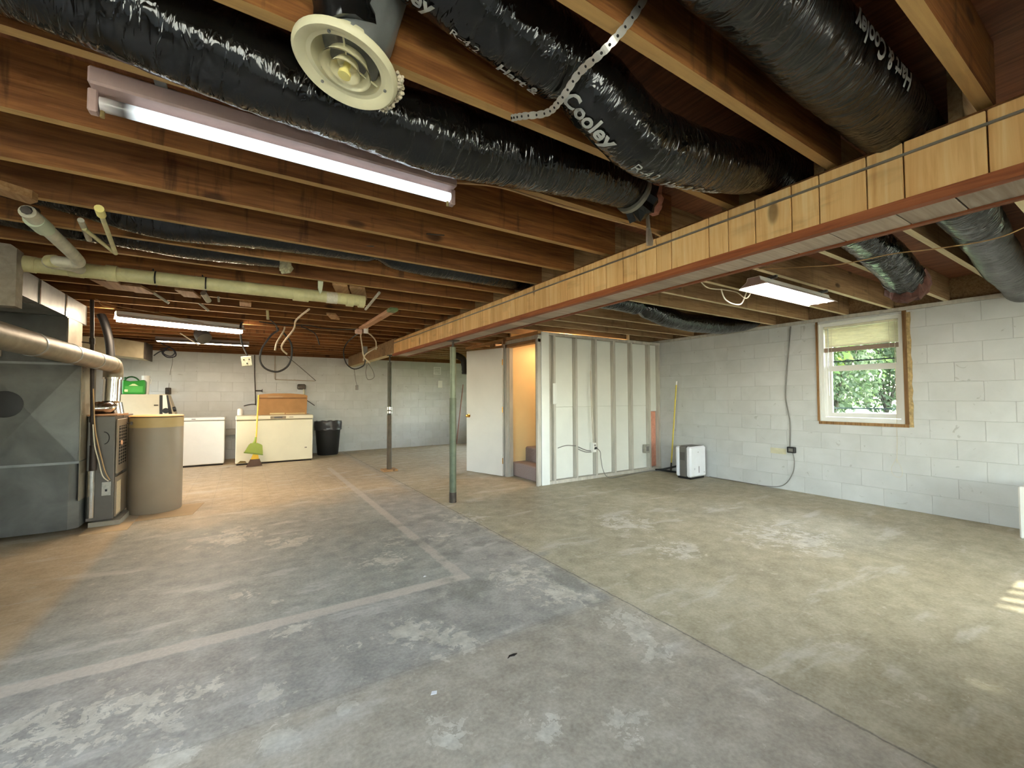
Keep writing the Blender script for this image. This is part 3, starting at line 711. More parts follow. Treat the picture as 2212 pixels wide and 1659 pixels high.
# round ceiling diffuser hanging loose -------------------------------
DC = Vector((.217, 1.166, 2.112)); DN = Vector((-.2293, -.0035, -.9733)).normalized()
df = thing('air_diffuser', 'round ivory ceiling diffuser hanging tilted in front of the black duct', 'diffuser', DC)
TD = Matrix.Translation(DC) @ DN.to_track_quat('Z', 'Y').to_matrix().to_4x4()
MB().lathe([(.135, -.012), (.135, -.004), (.127, .004), (.118, .002), (.108, -.004), (.095, -.012), (.088, -.03), (.084, -.03), (.09, -.01), (.12, -.005), (.13, -.014)], 48, TD).build('flange', DIFF, df, True)
MB().lathe([(.088, -.03), (.08, -.05), (.078, -.07), (.074, -.07), (.076, -.05), (.083, -.03)], 48, TD).build('throat', DIFF, df, True)
MB().lathe([(.066, .002), (.058, -.012), (.05, -.03), (.047, -.03), (.055, -.012), (.063, .002)], 40, TD).build('cone', DIFF, df, True)
MB().lathe([(.04, .006), (.035, -.006), (.028, -.022), (.006, -.026), (.006, -.022), (.026, -.018), (.033, -.004), (.038, .006)], 36, TD).build('cone', DIFF, df, True)
MB().lathe([(.001, .018), (.016, .018), (.016, .008), (.009, .006), (.009, -.02)], 20, TD, ca=True).build('knob', KNOBY, df, True)
for k in range(3):
    a = radians(20+120*k); p = [TD @ Vector((cos(a)*q, sin(a)*q, -.02)) for q in (.01, .086)]
    MB().cyl(p[0], p[1], .0025, n=6).build('spoke', DIFF, df)
for a in (.6, 2.7, 4.8):
    q = TD @ Vector((cos(a)*.104, sin(a)*.104, -.004)); MB().cyl(q, q+DN*.004, .004, n=8).build('screw', GALV, df)
# round boot behind it
bt = thing('duct_boot', 'crumpled galvanised duct boot holding the round diffuser', 'duct', (.30, 1.15, 2.3))
TB = Matrix.Translation(DC-DN*.07)
MB().tube([DC-DN*.05, DC-DN*.10+Vector((.02, .0, .02)), DC-DN*.16+Vector((.03, 0, .05)), DC+Vector((.10, -.0, .31))], [.078, .08, .078, .074], 28, mod=lambda i, j: 1+.03*sin(j*2+i)).build('sleeve', GALV, bt, True)
MB().tube(smoothpath([DC-DN*.10+Vector((-.02, -.02, .0)), DC+Vector((-.02, -.04, .2)), DC+Vector((-.05, -.02, .3))], 4), .075, 16, mod=lambda i, j: 1+.12*sin(j*2.3+i*1.7)).build('plastic_wrap', mat('crumpled_black_film2', lin(16, 16, 17), .2), bt, True)
cl = TD @ Vector((-.1, -.1, -.02))
ft = MB(); e1 = TD.to_3x3() @ Vector((0, 1, 0))
rim = sorted(([TD @ Vector((cos(a)*.137, sin(a)*.137, -.012)) for a in [k*pi/24 for k in range(48)]]), key=lambda p: -p.x+p.z*.5)[:9]
for p in rim:
    for k in range(14):
        q = p+Vector((random.uniform(-.004, .014), random.uniform(-.006, .012), random.uniform(-.004, .02))); r = random.uniform(.0025, .0065)
        ft.lathe([(.001, -r), (r*.8, -r*.5), (r, 0), (r*.7, r*.6), (.001, r)], 6, Matrix.Translation(q) @ Matrix.Rotation(random.uniform(0, 3), 4, 'X'))
ft.build('caulk_crust', mat('dried_white_caulk', lin(220, 206, 180), .8, 0, .2, 60, .6, 90), df)

# ================================================================== LIGHT FIXTURES
TUBE1 = emis('fluorescent_cool', (.80, .92, 1, 1), .52, dark=(.055, .1))
TUBE2 = emis('fluorescent_bright', (1, .96, .90, 1), 30)
TUBE3 = emis('fluorescent_warm', (1, .80, .58, 1), 42)
DUSTW = mat('dusty_pink_white_enamel', lin(168, 142, 136), .45, 0, .1, 14)
L1 = thing('tube_light', 'single-tube fluorescent strip light under the near joists, bluish white', 'light fixture', (.19, 1.75, 2.2), 'fluorescent lights')
MB().cham(-.405, 1.700, 2.178, .79, 1.80, 2.232, .006).build('housing', DUSTW, L1)
MB().tube([(-.385+.02*k, 1.752, 2.146) for k in range(59)], .0215, 18).build('tube', TUBE1, L1, True)
for x in (-.40, .785):
    MB().cham(x-.012, 1.735, 2.112, x+.012, 1.770, 2.182, .004).build('socket', DUSTW, L1)
    MB().cyl((x+(.02 if x < 0 else -.02), 1.752, 2.105), (x+(.02 if x < 0 else -.02), 1.752, 2.128), .006, n=8).build('screw_knob', mat('tarnished_screw', lin(150, 132, 90), .4, .6), L1)
for x in (-.25, .6): MB().box(x, 1.66, 2.226, x+.03, 1.76, 2.236).build('bracket', GALV, L1)
L2 = thing('shop_light', 'bright white twin-tube shop light hanging between beam and window wall', 'light fixture', (4.05, 1.82, 2.15), 'fluorescent lights')
prof = [(1.70, 2.118), (1.765, 2.165), (1.775, 2.195), (1.865, 2.195), (1.875, 2.165), (1.94, 2.118), (1.94, 2.121), (1.878, 2.168), (1.868, 2.199), (1.772, 2.199), (1.762, 2.168), (1.70, 2.121)]
MB().prism(prof, 3.44, 4.66, Matrix(((0, 0, 1, 0), (1, 0, 0, 0), (0, 1, 0, 0), (0, 0, 0, 1)))).build('reflector', ENAMEL, L2)
for x in (3.44, 4.652): MB().prism([(1.715, 2.13), (1.765, 2.165), (1.775, 2.195), (1.865, 2.195), (1.875, 2.165), (1.925, 2.13)], x, x+.008, Matrix(((0, 0, 1, 0), (1, 0, 0, 0), (0, 1, 0, 0), (0, 0, 0, 1)))).build('end_plate', DUSTW, L2)
for y in (1.785, 1.855): MB().tube([(3.455, y, 2.142), (4.645, y, 2.142)], .016, 14).build('tube', TUBE2, L2, True)
for x in (3.6, 4.5): MB().box(x, 1.722, 2.196, x+.02, 1.80, 2.219).build('bracket', GALV, L2)
MB().tube(smoothpath([(3.16, 2.1, 2.19), (3.27, 2.1, 2.15), (3.50, 2.1, 2.165), (3.62, 2.06, 2.15), (3.66, 2.0, 2.09), (3.64, 1.93, 2.16), (3.62, 1.87, 2.215)], 6), .005, 6).build('power_cord', CABW, L2)
MB().tube(smoothpath([(3.45, 2.1, 2.165), (3.5, 2.1, 2.09), (3.60, 2.1, 2.06), (3.69, 2.08, 2.055), (3.72, 2.06, 2.09), (3.62, 1.95, 2.2)], 6), .0055, 6).build('power_cord', mat('bright_white_cord', lin(236, 228, 208), .5), L2)
L3 = thing('shop_light', 'warm white shop light over the softener tank, angled across the joists', 'light fixture', (-.61, 6.35, 2.16), 'fluorescent lights', rz=atan2(.38, 1.18))
pr3 = [(-.11, -.04), (-.05, -.005), (-.045, .03), (.045, .03), (.05, -.005), (.11, -.04), (.113, -.037), (.053, 0), (.048, .034), (-.048, .034), (-.053, 0), (-.113, -.037)]
TX = Matrix(((0, 0, 1, 0), (1, 0, 0, 0), (0, 1, 0, 0), (0, 0, 0, 1)))
MB().prism(pr3, -.61, .61, TX).build('reflector', ENAMEL, L3, local=True)
for y in (-.035, .035): MB().tube([(-.595, y, -.05), (.595, y, -.05)], .026, 12).build('tube', TUBE3, L3, True, local=True)
L4 = thing('shop_light', 'small silver shop light farthest back along the laundry wall', 'light fixture', (-.55, 8.46, 2.17), 'fluorescent lights')
MB().prism(pr3, -.61, .61, TX).build('reflector', mat('silver_reflector', lin(170, 160, 150), .3, .7), L4, local=True)
for y in (-.035, .035): MB().tube([(-.595, y, -.022), (.595, y, -.022)], .016, 12).build('tube', TUBE3, L4, True, local=True)
for x in (-.612, .604):
    MB().box(x, -.06, -.03, x+.008, .06, .03).build('end_plate', GALV, L4, local=True)
# bare bulb in the stairwell and one in the back room
def bulb(label, p, w, col=(1, .72, .42)):
    t = thing('bare_bulb', label, 'light bulb', p)
    MB().lathe([(.001, -.055), (.02, -.05), (.03, -.03), (.026, -.008), (.014, .015), (.013, .03)], 18, Matrix.Translation(p)).build('globe', emis('warm_bulb', (1, .75, .45, 1), 30), t, True)
    MB().lathe([(.02, .03), (.05, .05), (.05, .06), (.001, .06)], 18, Matrix.Translation(p)).build('holder', ENAMEL, t, True)
    l = bpy.data.lights.new('bulb_light', 'POINT'); l.energy = w; l.color = col; l.shadow_soft_size = .04
    o = bpy.data.objects.new('bulb_light', l); COL.objects.link(o); o.location = Vector(p)-Vector((0, 0, .1))
bulb('bare warm bulb above the carpeted stairs', (4.5, 5.3, 2.385), 22)
bulb('bare warm bulb in the back room behind the open door', (4.4, 7.0, 2.385), 10)

# ================================================================== FURNACE CORNER
pl = thing('return_plenum', 'large dull sheet-metal plenum with cross-broken panels on the left edge', 'plenum', (-1.8, 5.7, 0))
x0, x1, ya, yb = -2.55, -1.285, 5.47, 5.95
MB().box(x0, ya+.002, .66, x1, yb, 1.57).build('body', GALVD, pl)
ch = MB()                                                     # base box with cut front corner
ch.prism([(x0, ya), (x1-.06, ya), (x1, ya+.06), (x1, yb), (x0, yb)], .05, .655).build('base_box', GALVD, pl)
# cross-broken front panel: shallow pyramid pressed into the sheet
for (a, b) in ((x0+.0, -1.285),):
    for (u0, u1, name) in ((-1.89, -1.29, 'pressed_panel'), (-2.5, -1.9, 'pressed_panel')):
        cx, cz = (u0+u1)/2, 1.11; c = [(u0, ya, .67), (u1, ya, .67), (u1, ya, 1.555), (u0, ya, 1.555)]; ctr = (cx, ya-.028, cz)
        MB().add(c+[ctr]+[(q[0], ya+.003, q[2]) for q in c], [(0, 1, 4), (1, 2, 4), (2, 3, 4), (3, 0, 4), (5, 8, 7, 6), (0, 5, 6, 1), (1, 6, 7, 2), (2, 7, 8, 3), (3, 8, 5, 0)]).build(name, GALVD, pl)
MB().lathe([(.001, 0), (.10, 0), (.115, .006), (.115, .012), (.001, .012)], 28, Matrix.Translation((-1.75, ya-.033, 1.20)) @ Matrix.Rotation(radians(-90), 4, 'X')).build('dark_opening_disc', mat('opening_shade', lin(40, 40, 40), .6, .3), pl, True)  # dark disc painted as the shadow blob of a round duct opening
MB().box(x0, ya-.006, .648, x1+.006, ya+.0, .668).build('seam', GALV, pl)
MB().box(x0, ya-.006, 1.556, x1+.006, ya+.0, 1.576).build('seam', GALV, pl)
MB().box(x1-.0, ya+.02, .30, x1+.006, yb-.02, .66).box(x1, ya+.02, .67, x1+.006, yb-.02, 1.55).build('tan_lit_panel', FLUEM, pl)  # tan colour stands in for warm light on these side faces
for z in (.7, .9, 1.1, 1.3, 1.5): MB().cyl((x1+.006, ya+.05, z), (x1+.010, ya+.05, z), .005, n=8).build('rivet', GALV, pl)
up_ = thing('plenum_riser', 'dark sheet-metal riser between the lower plenum and the trunk duct', 'plenum', (-1.85, 5.75, 1.58))
MB().box(x0, ya+.06, 1.575, -1.40, yb, 2.01).build('body', GALVD, up_)
MB().box(-1.40, ya+.07, 1.585, -1.392, yb-.01, 2.0).build('tan_lit_panel', FLUEM, up_)  # tan here too imitates light on the riser's side
MB().box(-1.93, ya+.045, 1.62, -1.80, ya+.06, 1.83).build('access_plate', DBOARD, up_)
tr = thing('trunk_duct', 'grey rectangular sheet-metal trunk duct running above the furnace', 'duct', (-1.7, 5.2, 2.0))
MB().box(-2.0, 4.45, 2.015, -1.405, 6.12, 2.212).build('body', GALV, tr)
for y in (4.9, 5.5, 6.1): MB().box(-2.006, y-.012, 2.01, -1.398, y+.012, 2.216).build('drive_cleat', SHINY, tr)
bd = MB().prism([(-2.2, 1.826), (-1.222, 1.826), (-1.222, 2.19), (-1.25, 2.215), (-2.2, 2.215)], 3.9, 4.0, Matrix(((1, 0, 0, 0), (0, 0, 1, 0), (0, 1, 0, 0), (0, 0, 0, 1)))).build('insulated_duct', DBOARD)
tag(bd, 'brown-grey insulation wrapped duct end at the left edge above the flue', 'duct')
bd2 = MB().cham(-2.3, 3.5, 2.19, -.95, 3.52, 2.215, .004)
br_ = MB(); Tb = Matrix.Translation((-.95, 2.80, 2.19)) @ Matrix.Rotation(radians(38), 4, 'Z')
br_.prism([(-.75, -.045), (.10, -.045), (.13, -.02), (.13, .045), (-.75, .045)], -.019, .019, Tb)
tag(br_.build('brace_board', WOODY), 'short wooden brace board with cut corners under the joists at the left edge', 'board')
fu = thing('furnace', 'old brown-grey furnace cabinet with louvred door beside the tan tank', 'furnace', (-1.5, 5.9, 0))
FURN = mat('brown_grey_furnace_enamel', lin(98, 92, 84), .45, .2, .12, 4)
MB().cham(-1.95, 5.99, .05, -1.07, 6.44, 1.08, .006).build('casing', FURN, fu)
MB().cham(-1.275, 5.67, .06, -1.075, 5.985, 1.075, .006).build('cabinet', FURN, fu)
MB().box(-1.278, 5.66, 1.075, -1.06, 6.15, 1.09).build('flange_plate', mat('rusty_furnace_top', lin(150, 110, 76), .6, .2, .2), fu)
dr = MB().cham(-1.072, 5.69, .50, -1.058, 6.12, 1.04, .004).build('louvre_door', mat('tan_furnace_door', lin(132, 116, 96), .45, .1, .1), fu)
for k in range(4): MB().box(-1.0585, 5.75+.085*k, .58, -1.0555, 5.805+.085*k, .97).build('louvre_slot', HOLE, dr)
for k in range(12): MB().box(-1.0575, 5.74, .60+.032*k, -1.053, 6.09, .606+.032*k).build('louvre', mat('tan_furnace_door', None), dr)
MB().box(-1.072, 5.69, .08, -1.058, 6.12, .47).build('burner_door', mat('tan_furnace_door', None), fu)
MB().box(-1.058, 5.70, .10, -1.0555, 5.86, .42).build('rating_label', mat('paper_label', lin(198, 176, 140), .7, 0, .15, 60), fu)
MB().box(-1.16, 5.662, .30, -1.095, 5.67, .43).build('switch_plate', mat('dirty_switch_plate', lin(176, 172, 160), .5, 0, .2, 40), fu)
MB().box(-1.135, 5.655, .34, -1.12, 5.664, .36).build('switch_toggle', BLACK, fu)
MB().tube([(-1.155+.04*cos(a), 5.666, .86+.06*sin(a)) for a in [radians(-80+17*k) for k in range(11)]], .004, 5).build('punched_ring', HOLE, fu)
MB().cyl((-1.235, 5.655, .10), (-1.235, 5.655, .55), .03, n=14).build('foil_pipe', SHINY, fu, True)
lp = MB().box(-1.25, 5.66, 0, -1.02, 6.14, .05).build('base_pad', mat('concrete_pad', lin(150, 140, 124), .9, 0, .12, 12, .4), fu)
MB().cyl((-1.05, 5.80, .80), (-1.04, 5.80, .80), .022, n=14).build('knob', mat('peach_knob', lin(226, 170, 130), .5), fu, True)
# flue
fp = thing('flue_pipe', 'long round metal flue pipe sloping across the furnace and turning down', 'pipe', (-1.165, 5.0, 1.59))
F = smoothpath([(-1.165, 3.0, 1.60), (-1.165, 4.2, 1.60), (-1.165, 5.4, 1.60), (-1.165, 5.85, 1.60)], 6)
MB().tube(F, .078, 22).build('run', FLUEM, fp, True)
for y in (3.95, 4.65, 5.3): MB().tube([(-1.165, y, 1.60), (-1.165, y+.03, 1.60)], .081, 22).build('joint', GALV, fp, True)
MB().tube(smoothpath([(-1.165, 5.83, 1.60), (-1.165, 5.96, 1.595), (-1.168, 6.02, 1.54), (-1.17, 6.03, 1.47)], 5), .08, 22).build('elbow', FLUEM, fp, True)
MB().tube([(-1.17, 6.03, 1.50), (-1.175, 6.02, 1.22)], .072, 24).build('drop', SHINY, fp, True)
MB().tube([(-1.17, 6.03, 1.47), (-1.17, 6.03, 1.45)], .083, 24).build('collar', SHINY, fp, True)
MB().tube(smoothpath([(-1.175, 6.02, 1.24), (-1.185, 6.01, 1.18), (-1.21, 5.95, 1.155), (-1.29, 5.93, 1.15)], 6), .066, 18, mod=lambda i, j: 1+.05*sin(i*2.6)+.04*sin(j*2)).build('crinkled_elbow', SHINY, fp, True)
MB().tube([(-1.155, 6.04, 1.20), (-1.14, 6.05, 1.085)], .062, 18, mod=lambda i, j: 1+.05*sin(j*3)).build('draft_hood', SHINY, fp, True)
ip = thing('gas_pipe', 'dark iron gas pipe running down the furnace side', 'pipe', (-1.235, 5.6, 1.3))
MB().tube([(-1.252, 5.60, 2.2), (-1.215, 5.60, .58)], .016, 12).build('pipe', DARKI, ip, True)
for z in (1.80, 1.05, .75): MB().cyl((-1.252+.037*(2.2-z)/1.62, 5.60, z-.03), (-1.252+.037*(2.2-z)/1.62, 5.60, z+.03), .022, n=12).build('coupling', DARKI, ip, True)
MB().cyl((-1.215, 5.60, .56), (-1.215, 5.60, .80), .026, n=12).build('drip_leg', DARKI, ip, True)
MB().cyl((-1.245, 5.60, 1.78), (-1.31, 5.58, 1.785), .006, n=6).build('valve_handle', DARKI, ip)
bh = MB().tube(smoothpath([(-1.40, 6.6, 2.215), (-1.36, 6.6, 2.1), (-1.32, 6.6, 1.9), (-1.30, 6.6, 1.62)], 5), .04, 14).build('black_vent_hose', BLACK, None, True)
tag(bh, 'thick black hose dropping behind the flue elbow', 'hose')
cw = thing('thermostat_wires', 'pair of thin tan wires hanging down the front of the furnace', 'wires', (-1.19, 5.58, .9))
MB().tube(smoothpath([(-1.221, 5.575, 1.341), (-1.21, 5.575, 1.118), (-1.204, 5.575, 1.007), (-1.188, 5.575, .873), (-1.159, 5.60, .693), (-1.129, 5.62, .535), (-1.10, 5.65, .45)], 4), .005, 6).build('wire', CABT, cw)
MB().tube(smoothpath([(-1.215, 5.575, 1.0), (-1.20, 5.575, .8), (-1.175, 5.60, .65), (-1.15, 5.63, .5), (-1.11, 5.65, .44)], 4), .005, 6).build('wire', CABW, cw)
# softener tank
tk = thing('softener_tank', 'tall tan-grey cylindrical tank with a yellow-tan lid beside the furnace', 'tank', (-.825, 6.20, 0))
TT = Matrix.Translation((-.825, 6.20, 0))
TAN = mat('tan_grey_tank_plastic', lin(146, 130, 110), .5, 0, .06, 3)
MB().lathe([(.001, 0), (.232, 0), (.238, .01), (.24, .92), (.236, .935), (.001, .935)], 48, TT).build('body', TAN, tk, True)
MB().lathe([(.001, .93), (.2405, .93), (.2405, 1.038), (.001, 1.038)], 48, TT).build('rim_band', mat('yellow_tan_plastic', lin(186, 158, 104), .5, 0, .05), tk, True)
MB().lathe([(.001, 1.036), (.225, 1.036), (.225, 1.046), (.001, 1.046)], 48, TT).build('shadow_gap', HOLE, tk, True)
MB().lathe([(.001, 1.064), (.23, 1.062), (.243, 1.054), (.243, 1.046), (.001, 1.046)], 48, TT).build('lid', mat('orange_lit_lid', lin(214, 160, 100), .5, 0, .05), tk, True)  # orange light on the lid is put into its colour
MB().tube([(-1.05, 6.02, .985), (-1.0, 6.02, .985)], .006, 8).box(-1.02, 6.015, .965, -1.005, 6.03, 1.0).build('overflow_fitting', STEELB, tk)
MB().tube([(-1.052, 6.145, .15), (-1.05, 6.14, 1.0)], .008, 8).build('brine_tube', CABT, tk)
cb = MB().box(-1.25, 5.40, 0, -.92, 5.72, .006).prism([(-.92, 5.72), (-.45, 5.72), (-.38, 6.3), (-.92, 6.3)], 0, .004).build('cardboard_sheet', mat('flattened_cardboard', lin(186, 160, 124), .8, 0, .08, 4))
tag(cb, 'flattened tan cardboard sheet lying under the furnace and tank', 'cardboard')

# rectangular duct against laundry wall, wiring coil
rd = thing('laundry_duct', 'beige rectangular duct branch hanging at the laundry wall', 'duct', (-1.6, 9.2, 2.0))
MB().prism([(-2.1, 1.97), (-1.36, 1.89), (-1.36, 2.15), (-1.75, 2.2), (-2.1, 2.2)], 8.9, 9.5, Matrix(((1, 0, 0, 0), (0, 0, 1, 0), (0, 1, 0, 0), (0, 0, 0, 1)))).build('body', mat('beige_duct_metal', lin(176, 164, 136), .5, .4, .12), rd)
MB().box(-1.365, 8.89, 1.885, -1.345, 9.51, 2.155).build('end_flange', STEELB, rd)
rv = thing('round_vent', 'short grey round vent stub hanging in front of the far shop light', 'vent', (-.53, 7.9, 2.1))
MB().tube(smoothpath([(-.55, 7.75, 2.23), (-.53, 7.72, 2.17), (-.50, 7.68, 2.12)], 4), [.09, .095, .1, .1, .1, .1, .1, .1, .098], 18).build('stub', GALVD, rv, True)
MB().tube([(-.80, 7.8, 2.20), (-.58, 7.8, 2.04)], .008, 6).build('brace_rod', PVCW, rv)

# ================================================================== LAUNDRY WALL
wm = thing('washing_machine', 'cream washing machine with black and cream control panel behind the tank', 'washer', (-1.5, 9.9, 0))
MB().cham(-1.9, 9.55, .02, -1.22, 10.25, .96, .01).build('body', ENAMELY, wm)
BEI = mat('beige_console', lin(188, 174, 148), .5, 0, .04)
MB().prism([(-1.85, .96), (-1.06, .96), (-1.16, 1.30), (-1.19, 1.325), (-1.85, 1.325)], 9.86, 10.2, Matrix(((1, 0, 0, 0), (0, 0, 1, 0), (0, 1, 0, 0), (0, 0, 0, 1)))).build('console', BEI, wm)
def strip(u0, u1, w0, w1, nm, m): MB().prism([(u0, .97), (u1, .97), (w1, 1.31), (w0, 1.31)], 9.85, 9.862, Matrix(((1, 0, 0, 0), (0, 0, 1, 0), (0, 1, 0, 0), (0, 0, 0, 1)))).build(nm, m, wm)
strip(-1.28, -1.235, -1.285, -1.24, 'dark_trim', BLACK); strip(-1.15, -1.10, -1.19, -1.165, 'dark_trim', BLACK); strip(-1.235, -1.15, -1.24, -1.19, 'cream_panel', ENAMELY)
MB().cyl((-1.19, 9.85, 1.03), (-1.19, 9.82, 1.03), .05, n=8).build('dial', BLACK, wm)
MB().cyl((-1.09, 9.87, 1.05), (-1.05, 9.87, 1.06), .045, n=14).build('end_knob', BLACK, wm, True)
MB().box(-1.36, 9.852, 1.12, -1.30, 9.86, 1.14).build('badge', STEELB, wm)
dj = thing('detergent_jug', 'green laundry detergent jug with arched handle standing on the washer', 'jug', (-1.63, 9.95, 1.325))
GJ = mat('green_jug_plastic', lin(40, 128, 40), .35, 0, .08)
MB().prism([(-1.80, 1.326), (-1.49, 1.326), (-1.485, 1.55), (-1.51, 1.585), (-1.60, 1.565), (-1.70, 1.555), (-1.79, 1.58), (-1.80, 1.54)], 9.88, 10.02, Matrix(((1, 0, 0, 0), (0, 0, 1, 0), (0, 1, 0, 0), (0, 0, 0, 1)))).build('body', GJ, dj, bevel=.015)
MB().tube(smoothpath([(-1.79, 9.95, 1.56), (-1.74, 9.95, 1.62), (-1.68, 9.95, 1.635), (-1.62, 9.95, 1.61), (-1.58, 9.95, 1.56)], 5), .013, 8).build('handle', mat('dark_green_handle', lin(30, 84, 36), .4), dj, True)
MB().box(-1.76, 9.876, 1.36, -1.52, 9.879, 1.47).build('wrap_label', mat('mid_green_label', lin(70, 150, 60), .5), dj)
MB().prism([(-1.71, 1.475), (-1.58, 1.475), (-1.63, 1.51), (-1.66, 1.51)], 9.872, 9.879, Matrix(((1, 0, 0, 0), (0, 0, 1, 0), (0, 1, 0, 0), (0, 0, 0, 1)))).build('label_crest', mat('cream_print', lin(200, 206, 150), .5), dj)
MB().box(-1.765, 9.872, 1.37, -1.72, 9.876, 1.41).build('label_patch', mat('cream_print', None), dj)
MB().cyl((-1.775, 9.95, 1.57), (-1.775, 9.95, 1.63), .018, n=12).build('cap', mat('dark_green_handle', None), dj, True)
bj = thing('softener_bottle', 'blue bottle half hidden between the green jug and the flue', 'bottle', (-1.84, 9.95, 1.325))
MB().lathe([(.001, 0), (.045, 0), (.05, .02), (.05, .17), (.03, .21), (.018, .215), (.018, .24), (.001, .24)], 20, Matrix.Translation((-1.85, 9.95, 1.326))).build('body', mat('blue_bottle', lin(50, 90, 140), .35), bj, True)
MB().lathe([(.02, .235), (.02, .265), (.001, .265)], 16, Matrix.Translation((-1.85, 9.95, 1.326))).build('cap', ENAMEL, bj, True)
wc = thing('measuring_cup', 'white plastic scoop cup behind the green jug', 'cup', (-1.50, 10.1, 1.325))
MB().lathe([(.001, .0), (.05, 0), (.062, .34), (.058, .34), (.047, .01), (.001, .01)], 20, Matrix.Translation((-1.52, 10.12, 1.326))).build('cup', ENAMEL, wc, True)
MB().tube([(-1.465, 10.12, 1.62), (-1.44, 10.12, 1.60), (-1.45, 10.12, 1.52)], .006, 8).build('handle', ENAMEL, wc)

fz = thing('chest_freezer', 'small white chest freezer beside the tan tank', 'freezer', (-.65, 9.97, 0), 'chest freezers')
MB().cham(-1.02, 9.67, .03, -.30, 10.30, .83, .012).build('body', ENAMEL, fz)
MB().cham(-1.025, 9.655, .84, -.295, 10.31, .895, .012).build('lid', ENAMEL, fz)
MB().box(-1.01, 9.68, .83, -.31, 10.29, .84).build('gasket', mat('grey_gasket', lin(120, 118, 112), .7), fz)
MB().box(-.80, 9.648, .862, -.74, 9.656, .876).build('badge', CABG, fz)
MB().box(-1.0, 9.70, 0, -.32, 10.28, .03).build('plinth', HOLE, fz)
fz2 = thing('chest_freezer', 'wide cream chest freezer with grey control handle under the cardboard box', 'freezer', (.53, 9.8, 0), 'chest freezers')
MB().cham(-.12, 9.42, .03, 1.185, 10.12, .83, .012).build('body', ENAMELY, fz2)
MB().cham(-.125, 9.40, .84, 1.19, 10.13, .915, .012).build('lid', ENAMELY, fz2)
MB().box(-.105, 9.43, .83, 1.17, 10.11, .84).build('gasket', HOLE, fz2)
MB().cham(.435, 9.385, .852, .70, 9.402, .90, .004).build('handle', mat('grey_brown_handle', lin(140, 122, 96), .4), fz2)
MB().box(.50, 9.381, .862, .64, 9.386, .89).build('handle_inset', mat('dark_grey_inset', lin(84, 80, 76), .4), fz2)
MB().box(.76, 9.396, .875, .83, 9.401, .885).build('badge', CABG, fz2)
MB().box(1.04, 9.412, .26, 1.08, 9.421, .272).build('drain_plug', HOLE, fz2)
MB().box(-.1, 9.44, 0, 1.165, 10.1, .03).build('plinth', HOLE, fz2)
rs = MB().add([(-.09, 9.4185, .04), (.06, 9.4185, .04), (.04, 9.4185, .075), (-.04, 9.4185, .085)], [(0, 1, 2, 3)]).build('rust_patch', mat('rust_stain', lin(130, 112, 70), .8, 0, .3, 60), fz2)
bx = thing('cardboard_box', 'brown cardboard box with glossy packing tape on the wide freezer', 'box', (.67, 9.9, .915))
MB().prism([(.25, .917), (1.10, .917), (1.115, 1.30), (1.05, 1.325), (.80, 1.345), (.50, 1.345), (.27, 1.325), (.245, 1.30)], 9.72, 10.06, Matrix(((1, 0, 0, 0), (0, 0, 1, 0), (0, 1, 0, 0), (0, 0, 0, 1)))).build('carton', CARD, bx)
MB().box(.44, 9.716, .925, .70, 9.7195, .955).build('tape', TAPE, bx); MB().box(.72, 9.716, .93, 1.07, 9.7195, .945).build('tape', TAPE, bx)
MB().box(.40, 9.716, 1.265, .66, 9.7195, 1.285).build('tape', mat('dull_tape', lin(176, 140, 96), .25), bx)
MB().box(.26, 9.716, 1.235, 1.10, 9.719, 1.262).build('flap_crease', mat('dark_cardboard', lin(128, 90, 52), .7), bx)
rl = MB().lathe([(.001, 0), (.045, 0), (.048, .05), (.046, .12), (.03, .135), (.001, .14)], 20, Matrix.Translation((-.06, 9.9, .916))).build('white_jar', ENAMEL, None, True)
tag(rl, 'small white jar on the back corner of the wide freezer', 'jar')
bo = thing('broom', 'yellow-handled broom with clipped-on green dustpan leaning on the wide freezer', 'broom', (.18, 9.14, 0))
hT = Vector((.235, 9.385, 1.29)); hB = Vector((.19, 9.16, .2))
MB().tube([hT, hB], .013, 12).build('handle', mat('yellow_handle', lin(240, 200, 70), .45), bo, True)
MB().cyl(hT, hT+(hT-hB).normalized()*.015, .016, n=12).build('end_cap', mat('yellow_handle', None), bo, True)
Tf = Matrix.Translation((.185, 9.13, 0)) @ Matrix(((1, 0, 0, 0), (0, 0, 1, 0), (0, 1, 0, 0), (0, 0, 0, 1)))
MB().prism([(-.065, .13), (.065, .13), (.05, .23), (-.03, .23)], -.02, .02, Tf).build('head_cap', mat('orange_yellow_cap', lin(248, 196, 40), .45), bo)
MB().prism([(-.135, .0), (.12, .012), (.075, .135), (-.07, .135)], -.022, .022, Tf).build('bristles', mat('brown_grey_bristles', lin(96, 76, 64), .9, 0, .25, 120, sc3=(1, 1, .08)), bo)
Tp = Matrix.Translation((.175, 9.10, 0)) @ Matrix(((1, 0, 0, 0), (0, 0, 1, 0), (0, 1, 0, 0), (0, 0, 0, 1)))
LIME = mat('lime_green_plastic', lin(150, 168, 60), .4, 0, .06)
MB().prism([(-.16, .265), (.13, .21), (.135, .24), (.125, .38), (.105, .40), (.045, .43), (-.06, .43), (-.09, .40)], -.012, .012, Tp).build('dustpan', LIME, bo)
MB().prism([(-.165, .26), (.135, .20), (.137, .222), (-.158, .285)], -.02, .0, Tp).build('dustpan_lip', mat('dark_lime_plastic', lin(120, 140, 44), .4), bo)
MB().tube([(.17, 9.11, .42), (.185, 9.13, .47), (.195, 9.16, .53)], [.03, .018, .016], 10).build('dustpan_clip', LIME, bo, True)
tc = thing('trash_can', 'black trash can with a folded-over liner beside the wide freezer', 'bin', (1.585, 10.15, 0))
Tc = Matrix.Translation((1.585, 10.15, 0)) @ Matrix.Scale(.8, 4, (0, 1, 0))
